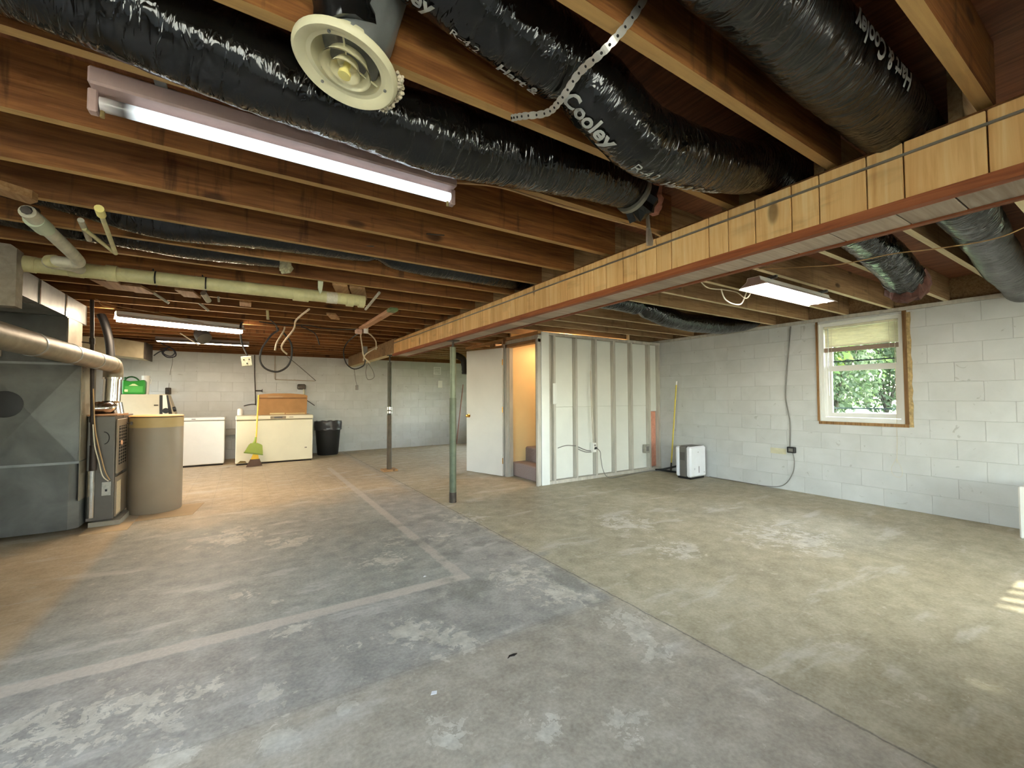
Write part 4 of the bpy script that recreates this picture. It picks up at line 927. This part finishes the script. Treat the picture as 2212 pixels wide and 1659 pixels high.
MB().lathe([(.001, .005), (.205, .005), (.215, .02), (.265, .68), (.275, .72), (.255, .72), (.245, .68), (.2, .03), (.001, .03)], 32, Tc).build('bucket', mat('black_bin_plastic', lin(22, 21, 22), .5), tc, True)
b = MB(); rg_ = []
for (r, z) in [(.25, .69), (.262, .735), (.28, .74), (.288, .70), (.286, .62), (.278, .565), (.284, .55)]:
    rg_.append([Tc @ Vector((r*(1+.015*sin(j*5.3+z*30))*cos(2*pi*j/36), r*(1+.015*sin(j*5.3+z*30))*sin(2*pi*j/36), z+.008*sin(j*1.9))) for j in range(36)])
b.rings(rg_, False, False).build('liner', mat('dark_liner_film', lin(52, 50, 54), .3, 0, .15, 20, .5, 25), tc, True)
le = MB().box(-.40, 10.46, .50, .2, 10.555, .62).build('wall_ledge', mat('grey_concrete_ledge', lin(176, 170, 160), .9, 0, .1, 12, .4))
tag(le, 'narrow concrete ledge on the back wall between the two freezers', 'ledge')
# fittings on the back wall
def cable(name, label, paths, m, r=.006, cat='cable', n=6, group=None, extra=None):
    t = thing(name, label, cat, paths[0][0], group)
    for p in paths: MB().tube(smoothpath(p, 5), r, n).build('strand', m, t, True)
    return t
B_ = YB-.012
cable('conduit', 'thin vertical conduit with a spigot down the back wall behind the broom', [[(.18, B_, 2.17), (.185, B_, 1.8), (.20, B_, 1.45), (.215, B_, 1.10)], [(.0, B_, 1.09), (.12, B_, 1.12), (.22, B_, 1.12)]], DARKI, .009, 'conduit')
sg = thing('spigot', 'small dark garden tap on the back wall above the cardboard box', 'tap', (.28, B_, 1.42))
MB().cyl((.20, B_, 1.41), (.33, B_-.02, 1.41), .012, n=10).box(.325, B_-.045, 1.375, .335, B_+.005, 1.445).build('valve', DARKI, sg)
cp = thing('wall_box', 'dark electrical box with a white pipe below it on the back wall', 'electrical box', (1.08, B_, 1.5))
MB().cham(1.0, B_-.05, 1.44, 1.17, B_+.01, 1.56, .02).build('box', mat('dark_metal_box', lin(84, 74, 66), .5, .4, .3, 30), cp)
MB().cyl((1.13, B_-.02, 1.46), (1.14, B_-.02, 1.25), .022, n=12).build('white_pipe', PVCW, cp, True)
cable('hose_rod', 'thin dark rod poking out on the back wall right of the cardboard box', [[(1.12, B_, 1.25), (1.25, B_, 1.16), (1.36, B_, 1.08)]], DARKI, .008, 'rod')
cable('wall_pipe', 'thin pipe bent along the back wall above the wide freezer', [[(.56, B_, 2.17), (.562, B_, 1.9), (.567, B_, 1.66)], [(.567, B_, 1.655), (.95, B_, 1.645), (1.36, B_, 1.637)]], mat('painted_thin_pipe', lin(172, 160, 146), .6), .012, 'pipe')
cable('slant_cable', 'grey cable slanting down the back wall to the thin pipe', [[(.79, B_, 2.17), (1.08, B_, 1.92), (1.38, B_, 1.64)]], CABG, .008)
wo_ = thing('wall_outlet', 'dark outlet with a plug on the back wall above the washer', 'outlet', (-1.245, B_, 1.4))
MB().cham(-1.29, B_-.03, 1.33, -1.20, B_+.004, 1.46, .01).build('plate', STEELB, wo_); MB().cham(-1.27, B_-.06, 1.36, -1.225, B_-.028, 1.42, .008).build('plug', BLACK, wo_)
no = thing('reflection_sheet', 'white lined sheet standing in for a window reflection on the back wall beyond the posts', 'paper', (4.32, B_, 1.96))  # lined sheet takes the place of a window reflected in the glossy wall
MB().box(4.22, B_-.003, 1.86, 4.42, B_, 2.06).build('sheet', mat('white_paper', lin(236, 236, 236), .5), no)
for k in range(8): MB().box(4.235, B_-.0045, 1.88+.022*k, 4.405, B_-.0032, 1.886+.022*k).build('reflection_line', CABG, no)
pt = MB().cham(4.33, B_-.012, 1.51, 4.46, B_, 1.70, .006).build('reflection_plate', ENAMEL); tag(pt, 'white plate standing in for a smaller window reflection on the back wall', 'cover plate')  # plate in place of a second, smaller reflection
rk = MB().tube([(5.02, 10.44, 1.6), (4.76, 10.30, .02)], .016, 10).build('wooden_pole', mat('faded_pink_brown_wood', lin(176, 140, 130), .7), None, True); tag(rk, 'faded wooden pole leaning on the back wall by the open door', 'pole')
bf = MB().tube(smoothpath([(3.90, 8.72, 2.22), (4.08, 8.72, 2.18), (4.2, 8.72, 2.1), (4.235, 8.72, 1.88), (4.235, 8.72, 1.78)], 5), .07, 14, mod=lambda i, j: 1+.06*sin(i*2.2)).build('black_vent_elbow', BLACK, None, True); tag(bf, 'black flexible vent elbow peeking over the open door', 'vent')

# ================================================================== OVERHEAD PIPES AND CABLES
dp = thing('drain_pipe', 'long yellowed plastic drain pipe slung under the joists', 'pipe', (-.1, 4.0, 2.12))
YP, ZP = 4.02, 2.125
MB().tube([(-1.19, YP, ZP), (.93, YP, ZP+.012)], .05, 22).build('run', PVC, dp, True)
for x, w, m in ((-.98, .07, PVC), (-.8, .06, PVC), (.40, .12, PVC), (.80, .06, PVC), (.90, .05, PVC)):
    MB().tube([(x-w/2, YP, ZP+.003), (x+w/2, YP, ZP+.003)], .0555, 22).build('coupling', m, dp, True)
MB().tube([(.60, YP, ZP+.008), (.69, YP, ZP+.009)], .0515, 22).build('paper_wrap', mat('printed_white_label', lin(214, 206, 186), .7, 0, .12, 50), dp, True)
MB().tube(smoothpath([(-1.17, YP, ZP), (-1.24, YP, ZP), (-1.29, YP+.02, ZP-.03), (-1.30, YP+.05, ZP-.10)], 4), .054, 20).build('elbow', PVC, dp, True)
for x in (-.56, -.26): MB().tube([(x+.045*0, YP+.053*cos(a), ZP+.053*sin(a)) for a in [radians(-60+24*k) for k in range(13)]]+[(x-.03, YP+.09, 2.215)], .0055, 6).build('hanger_wire', BLACK, dp)
tpv = thing('trap_pipe', 'dusty white plastic trap pipe bending down to the drain pipe', 'pipe', (-.9, 3.5, 2.1))
MB().tube(smoothpath([(-.91, 3.0, 2.16), (-.89, 3.35, 2.13), (-.885, 3.62, 2.11), (-.90, 3.70, 2.10), (-.97, 3.72, 2.10), (-1.03, 3.74, 2.10), (-1.04, 3.80, 2.10), (-.98, 3.88, 2.115), (-.95, 3.97, 2.12)], 6), .033, 16).build('bend', PVCW, tpv, True)
MB().tube([(-.912, 3.08, 2.152), (-.905, 3.2, 2.145)], .041, 16).build('coupling', mat('pale_green_pvc', lin(196, 204, 176), .45), tpv, True)
MB().tube([(-1.035, 3.75, 2.10), (-1.0, 3.72, 2.10)], .038, 16).build('collar', PVC, tpv, True)
MB().tube([(-.91, 2.98, 2.16), (-.912, 3.1, 2.2)], .02, 8).build('hanger', STEELB, tpv)
vp = thing('thin_supply_pipe', 'thin yellowed plastic pipe bent into a V with a capped end', 'pipe', (-.66, 3.2, 2.15))
MB().tube([(-.613, 2.83, 2.168), (-.69, 3.54, 2.15)], .011, 10).build('leg', PVC, vp, True)
MB().tube([(-.69, 3.54, 2.15), (-.75, 3.18, 2.17)], .011, 10).build('leg', PVC, vp, True)
MB().cyl((-.610, 2.80, 2.17), (-.618, 2.88, 2.166), .019, n=12).build('cap', KNOBY, vp, True)
vs = MB().tube([(-.745, 3.10, 2.19), (-.775, 3.38, 2.17)], .014, 10).build('stub_pipe', PVCW, None, True); tag(vs, 'short dusty stub pipe beside the V-shaped thin pipe', 'pipe')
def pipe(label, a, b, r=.012, m=None, name='small_pipe'): tag(MB().tube([a, b], r, 10).build(name, m or PVCW, None, True), label, 'pipe', 'small pipes hanging behind the drain pipe')
pipe('thin pale pipe slanting behind the drain pipe, nearest the furnace', (-.718, 5.0, 2.215), (-.599, 5.0, 2.127))
pipe('thin pale pipe slanting behind the drain pipe, second from the furnace', (-.40, 5.38, 2.222), (-.322, 5.38, 2.155))
pipe('stubby thick pale pipe dropping behind the drain pipe', (-.33, 4.8, 2.215), (-.296, 4.9, 2.165), .026)
pipe('tiny upright pale pipe under the drain pipe', (-.22, 4.9, 2.215), (-.215, 4.9, 2.165), .009)
pipe('thin pink-white pipe slanting off the drain pipe end toward the beam', (1.03, 4.4, 2.14), (1.045, 3.95, 2.215), .013)
pipe('pale upright pipe stub among the laundry cables', (.207, 5.4, 2.215), (.214, 5.4, 2.117), .014, PVC)
ht = MB().prism([(.515, 2.30), (.555, 2.30), (.552, 2.20), (.545, 2.14), (.53, 2.12), (.515, 2.17)], 3.86, 3.89, Matrix(((1, 0, 0, 0), (0, 0, 1, 0), (0, 1, 0, 0), (0, 0, 0, 1)))).build('hanging_bracket', mat('pale_green_bracket', lin(192, 196, 166), .5, 0, .15)); tag(ht, 'pale curved bracket hanging from a joist above the drain pipe', 'bracket')
bb = thing('hanging_board', 'short round-ended board with a green tip below the joists, tangled in cables', 'board', (1.28, 5.0, 2.12))
bbm = wood('pinkish_board', lin(200, 150, 112), lin(168, 116, 82), lin(214, 172, 138), 1, stain=.15)
MB().cham(1.245, 4.42, 2.135, 1.335, 5.70, 2.17, .01).build('board', bbm, bb)
MB().cham(1.243, 4.30, 2.133, 1.337, 4.42, 2.172, .012).build('green_tip', mat('green_tip_paint', lin(110, 128, 84), .6), bb)
MB().cham(1.21, 5.66, 2.08, 1.29, 5.76, 2.135, .01).build('lamp_base', mat('rusty_white_base', lin(206, 168, 150), .6, 0, .2, 30), bb)
MB().cyl((1.32, 5.62, 2.08), (1.32, 5.62, 2.15), .03, n=14).build('socket', ENAMEL, bb, True)
cable('hanging_cable', 'black cable dropping from the joists to the hanging metal box', [[(-.03, 6.4, 2.215), (-.049, 6.45, 2.16), (-.035, 6.6, 1.978), (.035, 6.6, 1.80)]], BLACK, .012)
jb = thing('junction_box', 'square metal junction box cover hanging on a black cable before the back wall', 'electrical box', (.03, 6.6, 1.74))
Tj = Matrix.Translation((.025, 6.6, 1.735)) @ Matrix.Rotation(radians(-8), 4, 'Y')
MB().cham(-.06, -.02, -.065, .06, .02, .065, .006, Tj).build('box', mat('pale_green_metal_cover', lin(190, 192, 172), .45, .4, .15, 40), jb)
for q in ((-.03, .02), (.03, .02), (0, -.03)): MB().cyl(Tj @ Vector((q[0], -.02, q[1])), Tj @ Vector((q[0], -.024, q[1])), .009, n=8).build('knockout', DARKI, jb)
cable('hanging_cable', 'thick black cable hanging in a wide U-shaped loop before the back wall', [[(.36, 6.6, 2.215), (.389, 6.7, 2.19), (.306, 6.8, 2.12), (.197, 6.8, 1.92), (.183, 6.8, 1.758), (.256, 6.8, 1.652), (.398, 6.8, 1.618), (.524, 6.8, 1.707), (.569, 6.8, 1.874), (.555, 6.8, 2.04), (.448, 6.8, 2.19)]], BLACK, .013)
cable('hanging_cable', 'white cable sagging from the joists toward the U-shaped black loop', [[(.58, 5.0, 2.2), (.512, 5.6, 2.17), (.51, 5.9, 2.098), (.407, 6.3, 1.925), (.48, 6.4, 1.834)]], CABW, .011)
cable('hanging_cable', 'short white cable kinked beside the U-shaped black loop', [[(.45, 6.4, 2.20), (.433, 6.4, 2.135), (.359, 6.4, 1.982), (.339, 6.4, 1.876)]], CABW, .010)
cable('hanging_cable', 'black cables swagged under the joists toward the hanging board', [[(.149, 6.2, 2.21), (.46, 6.2, 2.19), (.677, 6.2, 2.212), (.905, 6.2, 2.19), (1.142, 6.1, 2.18), (1.30, 5.74, 2.15)], [(.632, 6.3, 2.21), (.804, 6.3, 2.126), (.864, 6.3, 1.972)], [(.24, 5.9, 2.21), (.338, 6.2, 2.18), (.362, 6.5, 2.15)]], BLACK, .007)
cable('hanging_cable', 'black loop of cable hanging near the bare beam end', [[(1.30, 5.76, 2.11), (1.38, 6.5, 2.17), (1.34, 6.9, 2.10), (1.288, 6.9, 1.956), (1.33, 6.9, 1.779), (1.447, 6.9, 1.697), (1.586, 6.9, 1.753), (1.621, 6.9, 1.864)]], BLACK, .009)
cable('hanging_cable', 'white cables draped from the hanging board down past the bare beam end', [[(1.34, 5.70, 2.11), (1.64, 6.6, 2.19), (1.726, 6.7, 2.12), (1.727, 6.7, 1.997)], [(1.29, 5.74, 2.10), (1.475, 6.6, 2.17), (1.517, 6.7, 2.057), (1.546, 6.7, 1.88), (1.644, 6.7, 1.778)], [(1.774, 6.8, 2.047), (1.597, 6.8, 1.927), (1.563, 6.8, 1.818)]], CABW, .010)
cable('hanging_cable', 'thin grey loop dangling lowest before the back wall near the far post', [[(1.657, 6.9, 1.792), (1.729, 6.9, 1.684), (1.752, 6.9, 1.574), (1.659, 6.9, 1.535), (1.622, 6.9, 1.644), (1.643, 6.9, 1.77)]], CABG, .005)
oc = cable('hanging_socket', 'small grey socket dangling on a thin cord near the far post', [[(1.447, 6.9, 1.70), (1.469, 6.9, 1.532), (1.49, 6.9, 1.445)]], CABG, .004, 'socket')
MB().cham(1.47, 6.88, 1.37, 1.51, 6.92, 1.445, .006).build('socket_body', CABG, oc)
sb = thing('splice_box', 'small grey handy box tangled in cables at the bare beam end', 'electrical box', (1.58, 6.85, 2.0))
MB().cham(1.56, 6.82, 1.93, 1.63, 6.88, 2.05, .005).build('box', CABG, sb)
cable('thin_wire', 'thin tan bell wires strung from the furnace past the warm shop light', [[(-1.232, 5.6, 2.21), (-1.098, 5.6, 2.161), (-.799, 5.6, 2.124), (-.376, 5.6, 2.05)], [(-1.216, 5.6, 2.21), (-1.175, 5.6, 2.152), (-1.081, 5.6, 2.14)]], CABT, .003, 'wire', 5)
cable('cable_coil', 'tangled black cable coil hung by the beige laundry duct', [[(-1.311+.1, 9.385, 2.222), (-1.2, 9.4, 2.19), (-1.06, 9.5, 2.113), (-1.03, 9.5, 2.0), (-1.141, 9.5, 1.97), (-1.218, 9.5, 2.063), (-1.106, 9.5, 2.16)], [(-1.25, 9.5, 2.1), (-1.12, 9.48, 2.14), (-1.04, 9.48, 2.06), (-1.1, 9.48, 1.99), (-1.2, 9.48, 2.04), (-1.15, 9.48, 2.12)], [(-1.33, 9.5, 1.99), (-1.24, 9.5, 2.07), (-1.12, 9.5, 2.1)]], mat('dark_blue_black_cable', lin(34, 34, 46), .5), .010)
cable('drop_wire', 'thin grey wire dropping from the coil to the dark wall outlet', [[(-1.114, 9.8, 2.1), (-1.15, 10.2, 1.95), (-1.22, B_, 1.75), (-1.24, B_, 1.46)]], CABG, .004, 'wire')
cable('stapled_cable', 'tan cable stapled under a joist from the strip light to the beam', [[(.79, 1.74, 2.215), (.9, 1.68, 2.21), (1.02, 1.645, 2.205), (1.29, 1.635, 2.195), (1.6, 1.632, 2.198), (1.89, 1.61, 2.195), (2.03, 1.60, 2.175)]], CABT, .006)

# ================================================================== STUD WALL AND WINDOW WALL DETAILS
ob = thing('outlet_box', 'white outlet box with a plugged cord on the stud wall', 'outlet', (4.585, YS, .47))
MB().cham(4.53, YS-.018, .40, 4.595, YS+.06, .54, .005).build('box', ENAMEL, ob)
for z in (.44, .49): MB().box(4.545, YS-.0195, z, 4.58, YS-.0175, z+.03).build('receptacle', CABG, ob)
MB().cham(4.55, YS-.045, .45, 4.585, YS-.018, .48, .004).build('plug', BLACK, ob)
MB().tube(smoothpath([(4.585, YS-.035, .465), (4.64, 4.82, .40), (4.651, 4.82, .30), (4.655, 4.78, .13), (4.72, 4.74, .02), (4.95, 4.73, .008), (5.34, 4.80, .008), (5.662, 4.82, .008), (5.80, 4.80, .008), (5.90, 4.72, .008), (6.0, 4.6, .008)], 6), .006, 6).build('cord', CABG, ob)
ob2 = thing('switch_box', 'small grey metal box fixed low on the last stud', 'electrical box', (5.73, YS, .37))
MB().cham(5.72, YS-.004, .30, 5.83, YS+.06, .44, .006).build('box', mat('whitewashed_metal_box', lin(166, 160, 148), .6, .2, .2, 30), ob2)
MB().box(5.735, YS-.006, .33, 5.80, YS-.003, .41).build('opening', CABG, ob2)
cable('stud_cable', 'pair of painted cables running down the second stud to the outlet box', [[(4.522, 4.862, 2.13), (4.505, 4.862, 1.655), (4.518, 4.862, 1.158), (4.55, 4.862, .54)], [(4.49, 4.862, 1.65), (4.50, 4.862, 1.2), (4.52, 4.862, .7), (4.56, 4.862, .54)]], mat('painted_cable', lin(196, 188, 172), .6), .006)
cable('loose_cable', 'black and white cable arching across the white panels left of the outlet box', [[(3.903, 4.93, .50), (4.052, 4.925, .528), (4.19, 4.86, .52)], [(4.24, 4.93, .515), (4.42, 4.92, .44), (4.52, 4.90, .42)], [(4.24, 4.932, .48), (4.42, 4.925, .41), (4.53, 4.90, .40)]], CABG, .006)
dh = thing('dehumidifier', 'white and grey dehumidifier standing in the corner by the window wall', 'dehumidifier', (5.855, 4.1, 0))
MB().cham(5.66, 3.975, .03, 6.045, 4.06, .49, .022).build('white_shell', mat('bright_white_plastic', lin(234, 234, 238), .35, 0, .02), dh)
MB().cham(5.668, 4.06, .03, 6.038, 4.18, .485, .012).build('grey_body', mat('mid_grey_plastic', lin(112, 108, 102), .45, 0, .05), dh)
MB().cham(5.66, 4.18, .03, 6.045, 4.24, .48, .018).build('white_shell', mat('bright_white_plastic', None), dh)
MB().box(5.663, 4.08, .28, 5.667, 4.16, .40).build('grille', mat('dark_grille', lin(84, 80, 76), .5), dh)
MB().box(5.69, 4.0, .0, 6.02, 4.22, .03).build('base', BLACK, dh)
MB().cham(5.70, 4.0, .486, 6.0, 4.2, .492, .002).build('grey_panel', mat('mid_grey_plastic', None), dh)
MB().box(5.855, 3.9735, .09, 5.866, 3.976, .19).build('level_window', HOLE, dh)
MB().box(5.835, 3.9735, .40, 5.855, 3.9755, .408).build('badge', CABG, dh)
MB().cyl((5.99, 3.9745, .09), (5.99, 3.9725, .09), .007, n=10).build('badge_dot', CABG, dh)
MB().box(5.74, 3.9738, .14, 5.77, 3.976, .17).build('printed_icons', mat('pale_print', lin(206, 206, 212), .4), dh)
yp = thing('yellow_pole', 'thin yellow broom pole leaning in the corner behind the dehumidifier', 'pole', (6.0, 4.56, 0))
MB().tube([(6.02, 4.47, 1.44), (5.98, 4.56, .16)], .011, 10).build('shaft', mat('yellow_pole_paint', lin(214, 192, 74), .45), yp, True)
MB().tube([(6.022, 4.466, 1.50), (6.02, 4.47, 1.44)], .013, 10).build('grip', ENAMEL, yp, True)
MB().tube([(5.98, 4.56, .16), (5.975, 4.57, .0)], .013, 10).build('socket_end', STEELB, yp, True)
cable('black_hose', 'black drain hose lying in the corner behind the dehumidifier', [[(5.88, 4.80, .02), (5.93, 4.68, .04), (6.03, 4.45, .12), (6.04, 4.3, .14)], [(5.90, 4.78, .02), (5.94, 4.6, .02), (5.98, 4.4, .02), (6.0, 4.26, .03)]], BLACK, .014, 'hose')
wb = thing('wall_receptacle', 'black surface outlet on the window wall with a cable above and below', 'outlet', (XR-.02, 2.79, .54))
MB().cham(XR-.045, 2.735, .50, XR-.001, 2.835, .58, .008).build('box', BLACK, wb)
MB().box(XR-.047, 2.76, .52, XR-.044, 2.81, .56).build('face', CABG, wb)
MB().tube(smoothpath([(XR-.008, 2.765, ZW-.01), (XR-.008, 2.79, 1.9), (XR-.008, 2.825, 1.55), (XR-.008, 2.845, 1.22), (XR-.008, 2.80, .9), (XR-.008, 2.81, .58)], 6), .008, 8).build('feed_cable', CABG, wb)
MB().tube(smoothpath([(XR-.01, 2.775, .50), (XR-.01, 2.76, .376), (XR-.01, 2.79, .22), (XR-.012, 2.90, .06), (XR-.02, 3.1, .012), (XR-.02, 3.5, .01), (XR-.03, 3.85, .01), (6.05, 3.93, .02)], 6), .005, 6).build('cord', CABG, wb)
MB().box(XR-.003, 2.86, .47, XR-.0005, 3.06, .545).build('old_tape_patch', mat('cream_patch', lin(206, 200, 170), .7), wb)
wbx = MB().cham(5.72, .25, .0, 6.0, .805, .45, .01).build('white_cabinet', ENAMEL); tag(wbx, 'edge of a low white cabinet at the right border of the view', 'cabinet')
# scraps on the floor
def scrap(label, x, y, pts, m, h=.002):
    tag(MB().prism([(x+a, y+b) for a, b in pts], 0.0, h).build('floor_scrap', m), label, 'debris', 'scraps on the floor')
WP = mat('white_paper', None)
scrap('tiny white paper scrap on bare concrete near the camera', .693, 1.724, [(-.016, -.006), (.008, -.012), (.016, .004), (-.004, .012)], WP)
scrap('small white chip on the grey painted floor by the pale stripe', 1.08, 2.86, [(-.012, -.006), (.012, -.004), (.004, .01)], WP)
scrap('dark curled leaf scrap on the concrete in mid floor', 1.107, 1.759, [(-.03, -.004), (-.01, .004), (.01, -.002), (.03, .006), (.012, .012), (-.012, .012)], HOLE, .004)

# ================================================================== OUTSIDE
def m_leaf(name, a, b):
    m = M(name); v = m.obj(); n = m.noise(v, 3, 3)
    c = m.ramp(n, [(.3, a), (.7, b)]); m.set('Base Color', c); m.set('Roughness', .6)
    t = m.n.new('ShaderNodeBsdfTranslucent'); m.L(c, t.inputs[0]); x = m.n.new('ShaderNodeMixShader'); x.inputs[0].default_value = .5
    m.L(m.p.outputs[0], x.inputs[1]); m.L(t.outputs[0], x.inputs[2]); m.L(x.outputs[0], m.n['Material Output'].inputs[0]); return m.m
LEAF = m_leaf('yellow_green_leaves', lin(52, 84, 34), lin(104, 122, 58)); LEAF2 = m_leaf('dull_green_leaves', lin(58, 74, 50), lin(84, 98, 70))  # two leaf colours: a yellower green and a duller grey-green
gr = MB().box(XR+.25, -18, .55, 40, 40, .75).build('ground', mat('summer_lawn', lin(72, 88, 48), .95, 0, .2, 2, .4)); gr['kind'] = 'structure'
gp = MB().box(-30, -20, -.25, XR+.2, YF-.25, -.12).build('patio_ground', mat('pale_patio', lin(176, 168, 150), .9, 0, .12, 2)); gp['kind'] = 'structure'
pa = MB().box(13.2, -6, .75, 14.6, 16, .80).build('path', mat('pale_gravel_path', lin(150, 146, 134), .9, 0, .08, 6)); pa['kind'] = 'structure'
def tree(label, x, y, base, h, cr, nl, m, seed):
    r_ = random.Random(seed); t = thing('tree', label, 'tree', (x, y, base), 'trees outside the window')
    b = MB().tube(smoothpath([(x, y, base), (x+.1, y+.05, base+h*.4), (x-.05, y-.1, base+h*.8)], 4), [.16, .15, .14, .13, .11, .1, .08, .06, .05], 8)
    for k in range(9):
        a = r_.uniform(0, 6.28); z = base+h*r_.uniform(.25, .75)
        b.tube([(x, y, z), (x+cos(a)*cr*.5, y+sin(a)*cr*.5, z+.3*cr), (x+cos(a)*cr*.9, y+sin(a)*cr*.9, z+.45*cr)], [.05, .03, .012], 6)
    b.build('trunk', mat('grey_bark', lin(66, 60, 50), .9, 0, .25, 20, .6), t)
    f = MB(); vs = []; fs = []
    for k in range(nl):
        while 1:
            q = Vector((r_.uniform(-1, 1), r_.uniform(-1, 1), r_.uniform(-1, 1)))
            if .25 < q.length < 1: break
        c = Vector((x, y, base+h*.62))+Vector((q.x*cr, q.y*cr, q.z*h*.52))
        n = Vector((r_.uniform(-1, 1), r_.uniform(-1, 1), r_.uniform(-.2, 1))).normalized(); u = n.orthogonal().normalized(); w = n.cross(u); s = r_.uniform(.05, .11)
        i = len(vs); vs += [c+u*s*1.5, c+w*s*.7, c-u*s*1.5, c-w*s*.7]; fs.append((i, i+1, i+2, i+3))
    f.add(vs, fs); o = f.build('foliage', m, t); o['kind'] = 'stuff'
def shrub(label, x, y, h, cr, nl, m, seed):
    r_ = random.Random(seed); t = thing('shrub', label, 'shrub', (x, y, .75), 'bushes outside the window')
    b = MB()
    for k in range(6):
        a = 6.28*k/6; b.tube([(x, y, .74), (x+cos(a)*cr*.3, y+sin(a)*cr*.3, .75+h*.45), (x+cos(a)*cr*.6, y+sin(a)*cr*.6, .75+h*.85)], [.03, .02, .008], 6)
    b.build('stems', mat('grey_bark', lin(66, 60, 50), .9, 0, .25, 20, .6), t)
    vs = []; fs = []
    for k in range(nl):
        while 1:
            q = Vector((r_.uniform(-1, 1), r_.uniform(-1, 1), r_.uniform(-1, 1)))
            if .3 < q.length < 1: break
        c = Vector((x+q.x*cr, y+q.y*cr, .75+h*.5+q.z*h*.5)); n = Vector((r_.uniform(-1, 1), r_.uniform(-1, 1), r_.uniform(-.2, 1))).normalized()
        u = n.orthogonal().normalized(); w = n.cross(u); z = r_.uniform(.03, .065); i = len(vs); vs += [c+u*z*1.5, c+w*z*.7, c-u*z*1.5, c-w*z*.7]; fs.append((i, i+1, i+2, i+3))
    o = MB().add(vs, fs).build('foliage', m, t); o['kind'] = 'stuff'
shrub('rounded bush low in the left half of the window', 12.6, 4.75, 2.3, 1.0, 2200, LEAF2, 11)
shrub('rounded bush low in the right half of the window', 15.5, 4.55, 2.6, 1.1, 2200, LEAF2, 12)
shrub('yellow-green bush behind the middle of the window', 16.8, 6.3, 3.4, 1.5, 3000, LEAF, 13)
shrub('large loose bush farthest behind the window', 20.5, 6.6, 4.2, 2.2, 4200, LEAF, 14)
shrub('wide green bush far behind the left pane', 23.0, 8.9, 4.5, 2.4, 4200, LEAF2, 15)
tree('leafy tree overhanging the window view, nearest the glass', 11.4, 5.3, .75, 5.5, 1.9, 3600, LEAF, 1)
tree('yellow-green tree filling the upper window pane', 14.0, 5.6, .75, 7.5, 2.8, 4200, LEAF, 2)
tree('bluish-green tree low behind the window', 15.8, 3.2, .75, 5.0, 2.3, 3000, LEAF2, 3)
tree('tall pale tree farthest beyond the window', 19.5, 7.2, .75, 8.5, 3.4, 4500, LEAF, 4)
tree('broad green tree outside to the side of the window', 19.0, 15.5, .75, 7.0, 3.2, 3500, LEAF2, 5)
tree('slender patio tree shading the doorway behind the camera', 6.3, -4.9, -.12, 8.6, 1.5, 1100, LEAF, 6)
tree('leafy patio tree added unseen to block sun at the windows behind the camera', 4.3, -5.0, -.12, 9.2, 1.6, 9500, LEAF2, 8)  # dense crown added out of view to keep sun off the floor
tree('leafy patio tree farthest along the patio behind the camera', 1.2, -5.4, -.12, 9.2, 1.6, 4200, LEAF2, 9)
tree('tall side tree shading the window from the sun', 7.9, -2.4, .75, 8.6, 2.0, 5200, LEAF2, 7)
